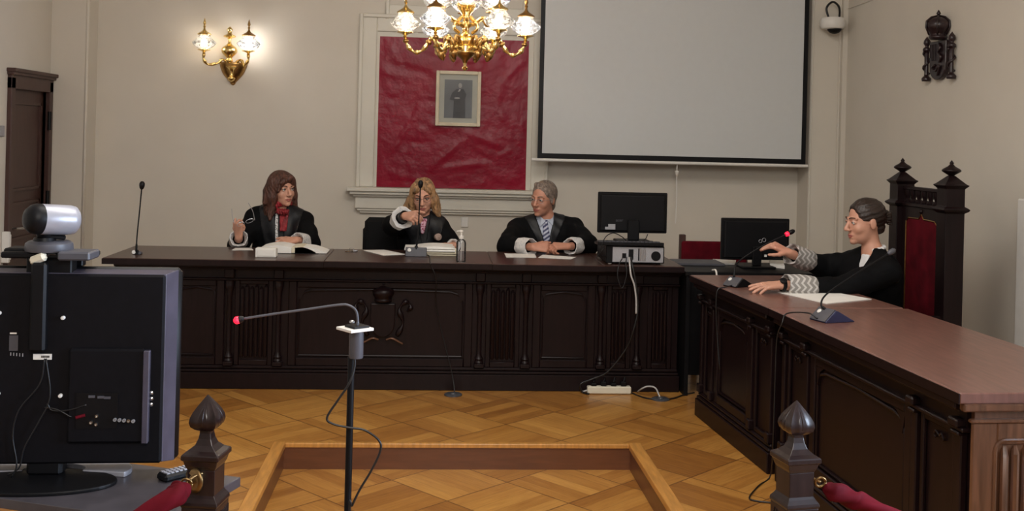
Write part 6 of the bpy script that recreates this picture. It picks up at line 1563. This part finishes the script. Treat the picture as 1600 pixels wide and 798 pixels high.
lay('white_shirt', 'shirtw', aY(5.5, 1338, 399), aY(5.5, 1330, 426), .030, .022, -.006)
s = SDF(.004)
for i in range(9):
    a0_, a1_ = [math.radians(-110 + 26 * q) for q in (i, i + 1)]
    q = [nk + V((.058 * math.cos(a), .058 * math.sin(a), .020 + .012 * math.cos(a))) for a in (a0_, a1_)]
    s.cap(q[0], q[1], .010, k=.006)
s.mesh('shirt_collar', 'shirtw', t)
cuff(t, J['elR'], J['wrR'], 'lacez', .060, .058, .16, off=-.02, label='grey and white zigzag lace cuff', inner=.035)
cuff(t, J['elL'], J['wrL'], 'lacez', .060, .056, .165, off=-.018, label='grey and white zigzag lace cuff', inner=.035)
dW = (V(J['wrL']) - V(J['elL'])).normalized()
wt = obj('wristwatch', MB().lathe([(.031, -.010), (.033, -.009), (.033, .009), (.031, .010)], V(J['wrL']) - dW * .004, 24, axis=tuple(dW)), 'black', t, smooth='auto')
obj('watch_case', MB().lathe([(.018, 0), (.018, .008), (.014, .010), (0, .010)], V(J['wrL']) + V((0, -.020, .022)), 20, axis=(0, -.6, .75)), 'black', wt, smooth='auto')
s = SDF(.004)
s.ell(P(0, -.018, .041), A((.079, .100, .084)), ax, k=.02); s.cap(P(0, -.06, .02), P(0, -.072, -.035), .055, .040, k=.02)
s.ell(P(0, .122, .002), A((.098, .076, .098)), ax, k=.014, op='s'); s.ell(P(0, .040, -.090), A((.11, .080, .078)), ax, k=.010, op='s')
for q in (-1, 1): s.ell(P(q * .088, -.006, -.012), A((.022, .024, .033)), ax, k=.006, op='s')
s.ell(P(0, -.125, .015), A((.034, .026, .036)), ax, k=.012)
c0h = P(0, 0, 0)
S_, F_, U_ = ax
def combed(D, x, y, z):
    f = (x - c0h.x) * F_.x + (y - c0h.y) * F_.y + (z - c0h.z) * F_.z; u = (x - c0h.x) * U_.x + (y - c0h.y) * U_.y + (z - c0h.z) * U_.z
    return D + .0012 * np.sin(230 * u + 60 * f)
s.post.append(combed); s.mesh('hair', 'hair_d', t)
cl = MB()
for i in range(5): cl.tube(bez([P(0, -.148, .035 - i * .015), P(.028, -.135, .035 - i * .015), P(.034, -.108, .030 - i * .012)], 4), .0035, 6)
cl.tube([P(0, -.150, .045), P(0, -.152, -.03)], .006, 8)
obj('hair_claw', cl, 'hair_d', t, label='dark claw clip')

# spectacles held in the raised hand of the auburn-haired judge
g0_ = aY(7.05, 366, 350)
gt = thing('eyeglasses', 'thin-framed reading glasses held up by the auburn-haired judge', 'eyeglasses', tuple(aY(7.03, 378, 350)))
Yg = 7.02
gm_ = MB()
gm_.tube(bez([aY(Yg, 366, 349), aY(Yg, 363, 338), aY(Yg, 362, 326)], 4), .0022, 6)
obj('temple', gm_, 'specs', gt)
obj('temple', MB().tube(bez([aY(Yg - .02, 398, 344), aY(Yg + .02, 395, 330), aY(Yg + .06, 388, 317)], 4), .0022, 6), 'specs', gt)
def lens_(c, rx, rz, n=16): return [V(c) + V((rx * math.cos(a), .006 * math.cos(a), rz * math.sin(a) + .3 * rx * math.cos(a))) for a in [i * 2 * PI / n for i in range(n + 1)]]
rim = MB().tube(lens_(aY(Yg, 376, 350), .022, .012), .0016, 6).tube(lens_(aY(Yg - .01, 390, 345), .024, .012), .0016, 6)
obj('rims', rim, 'specs', gt)
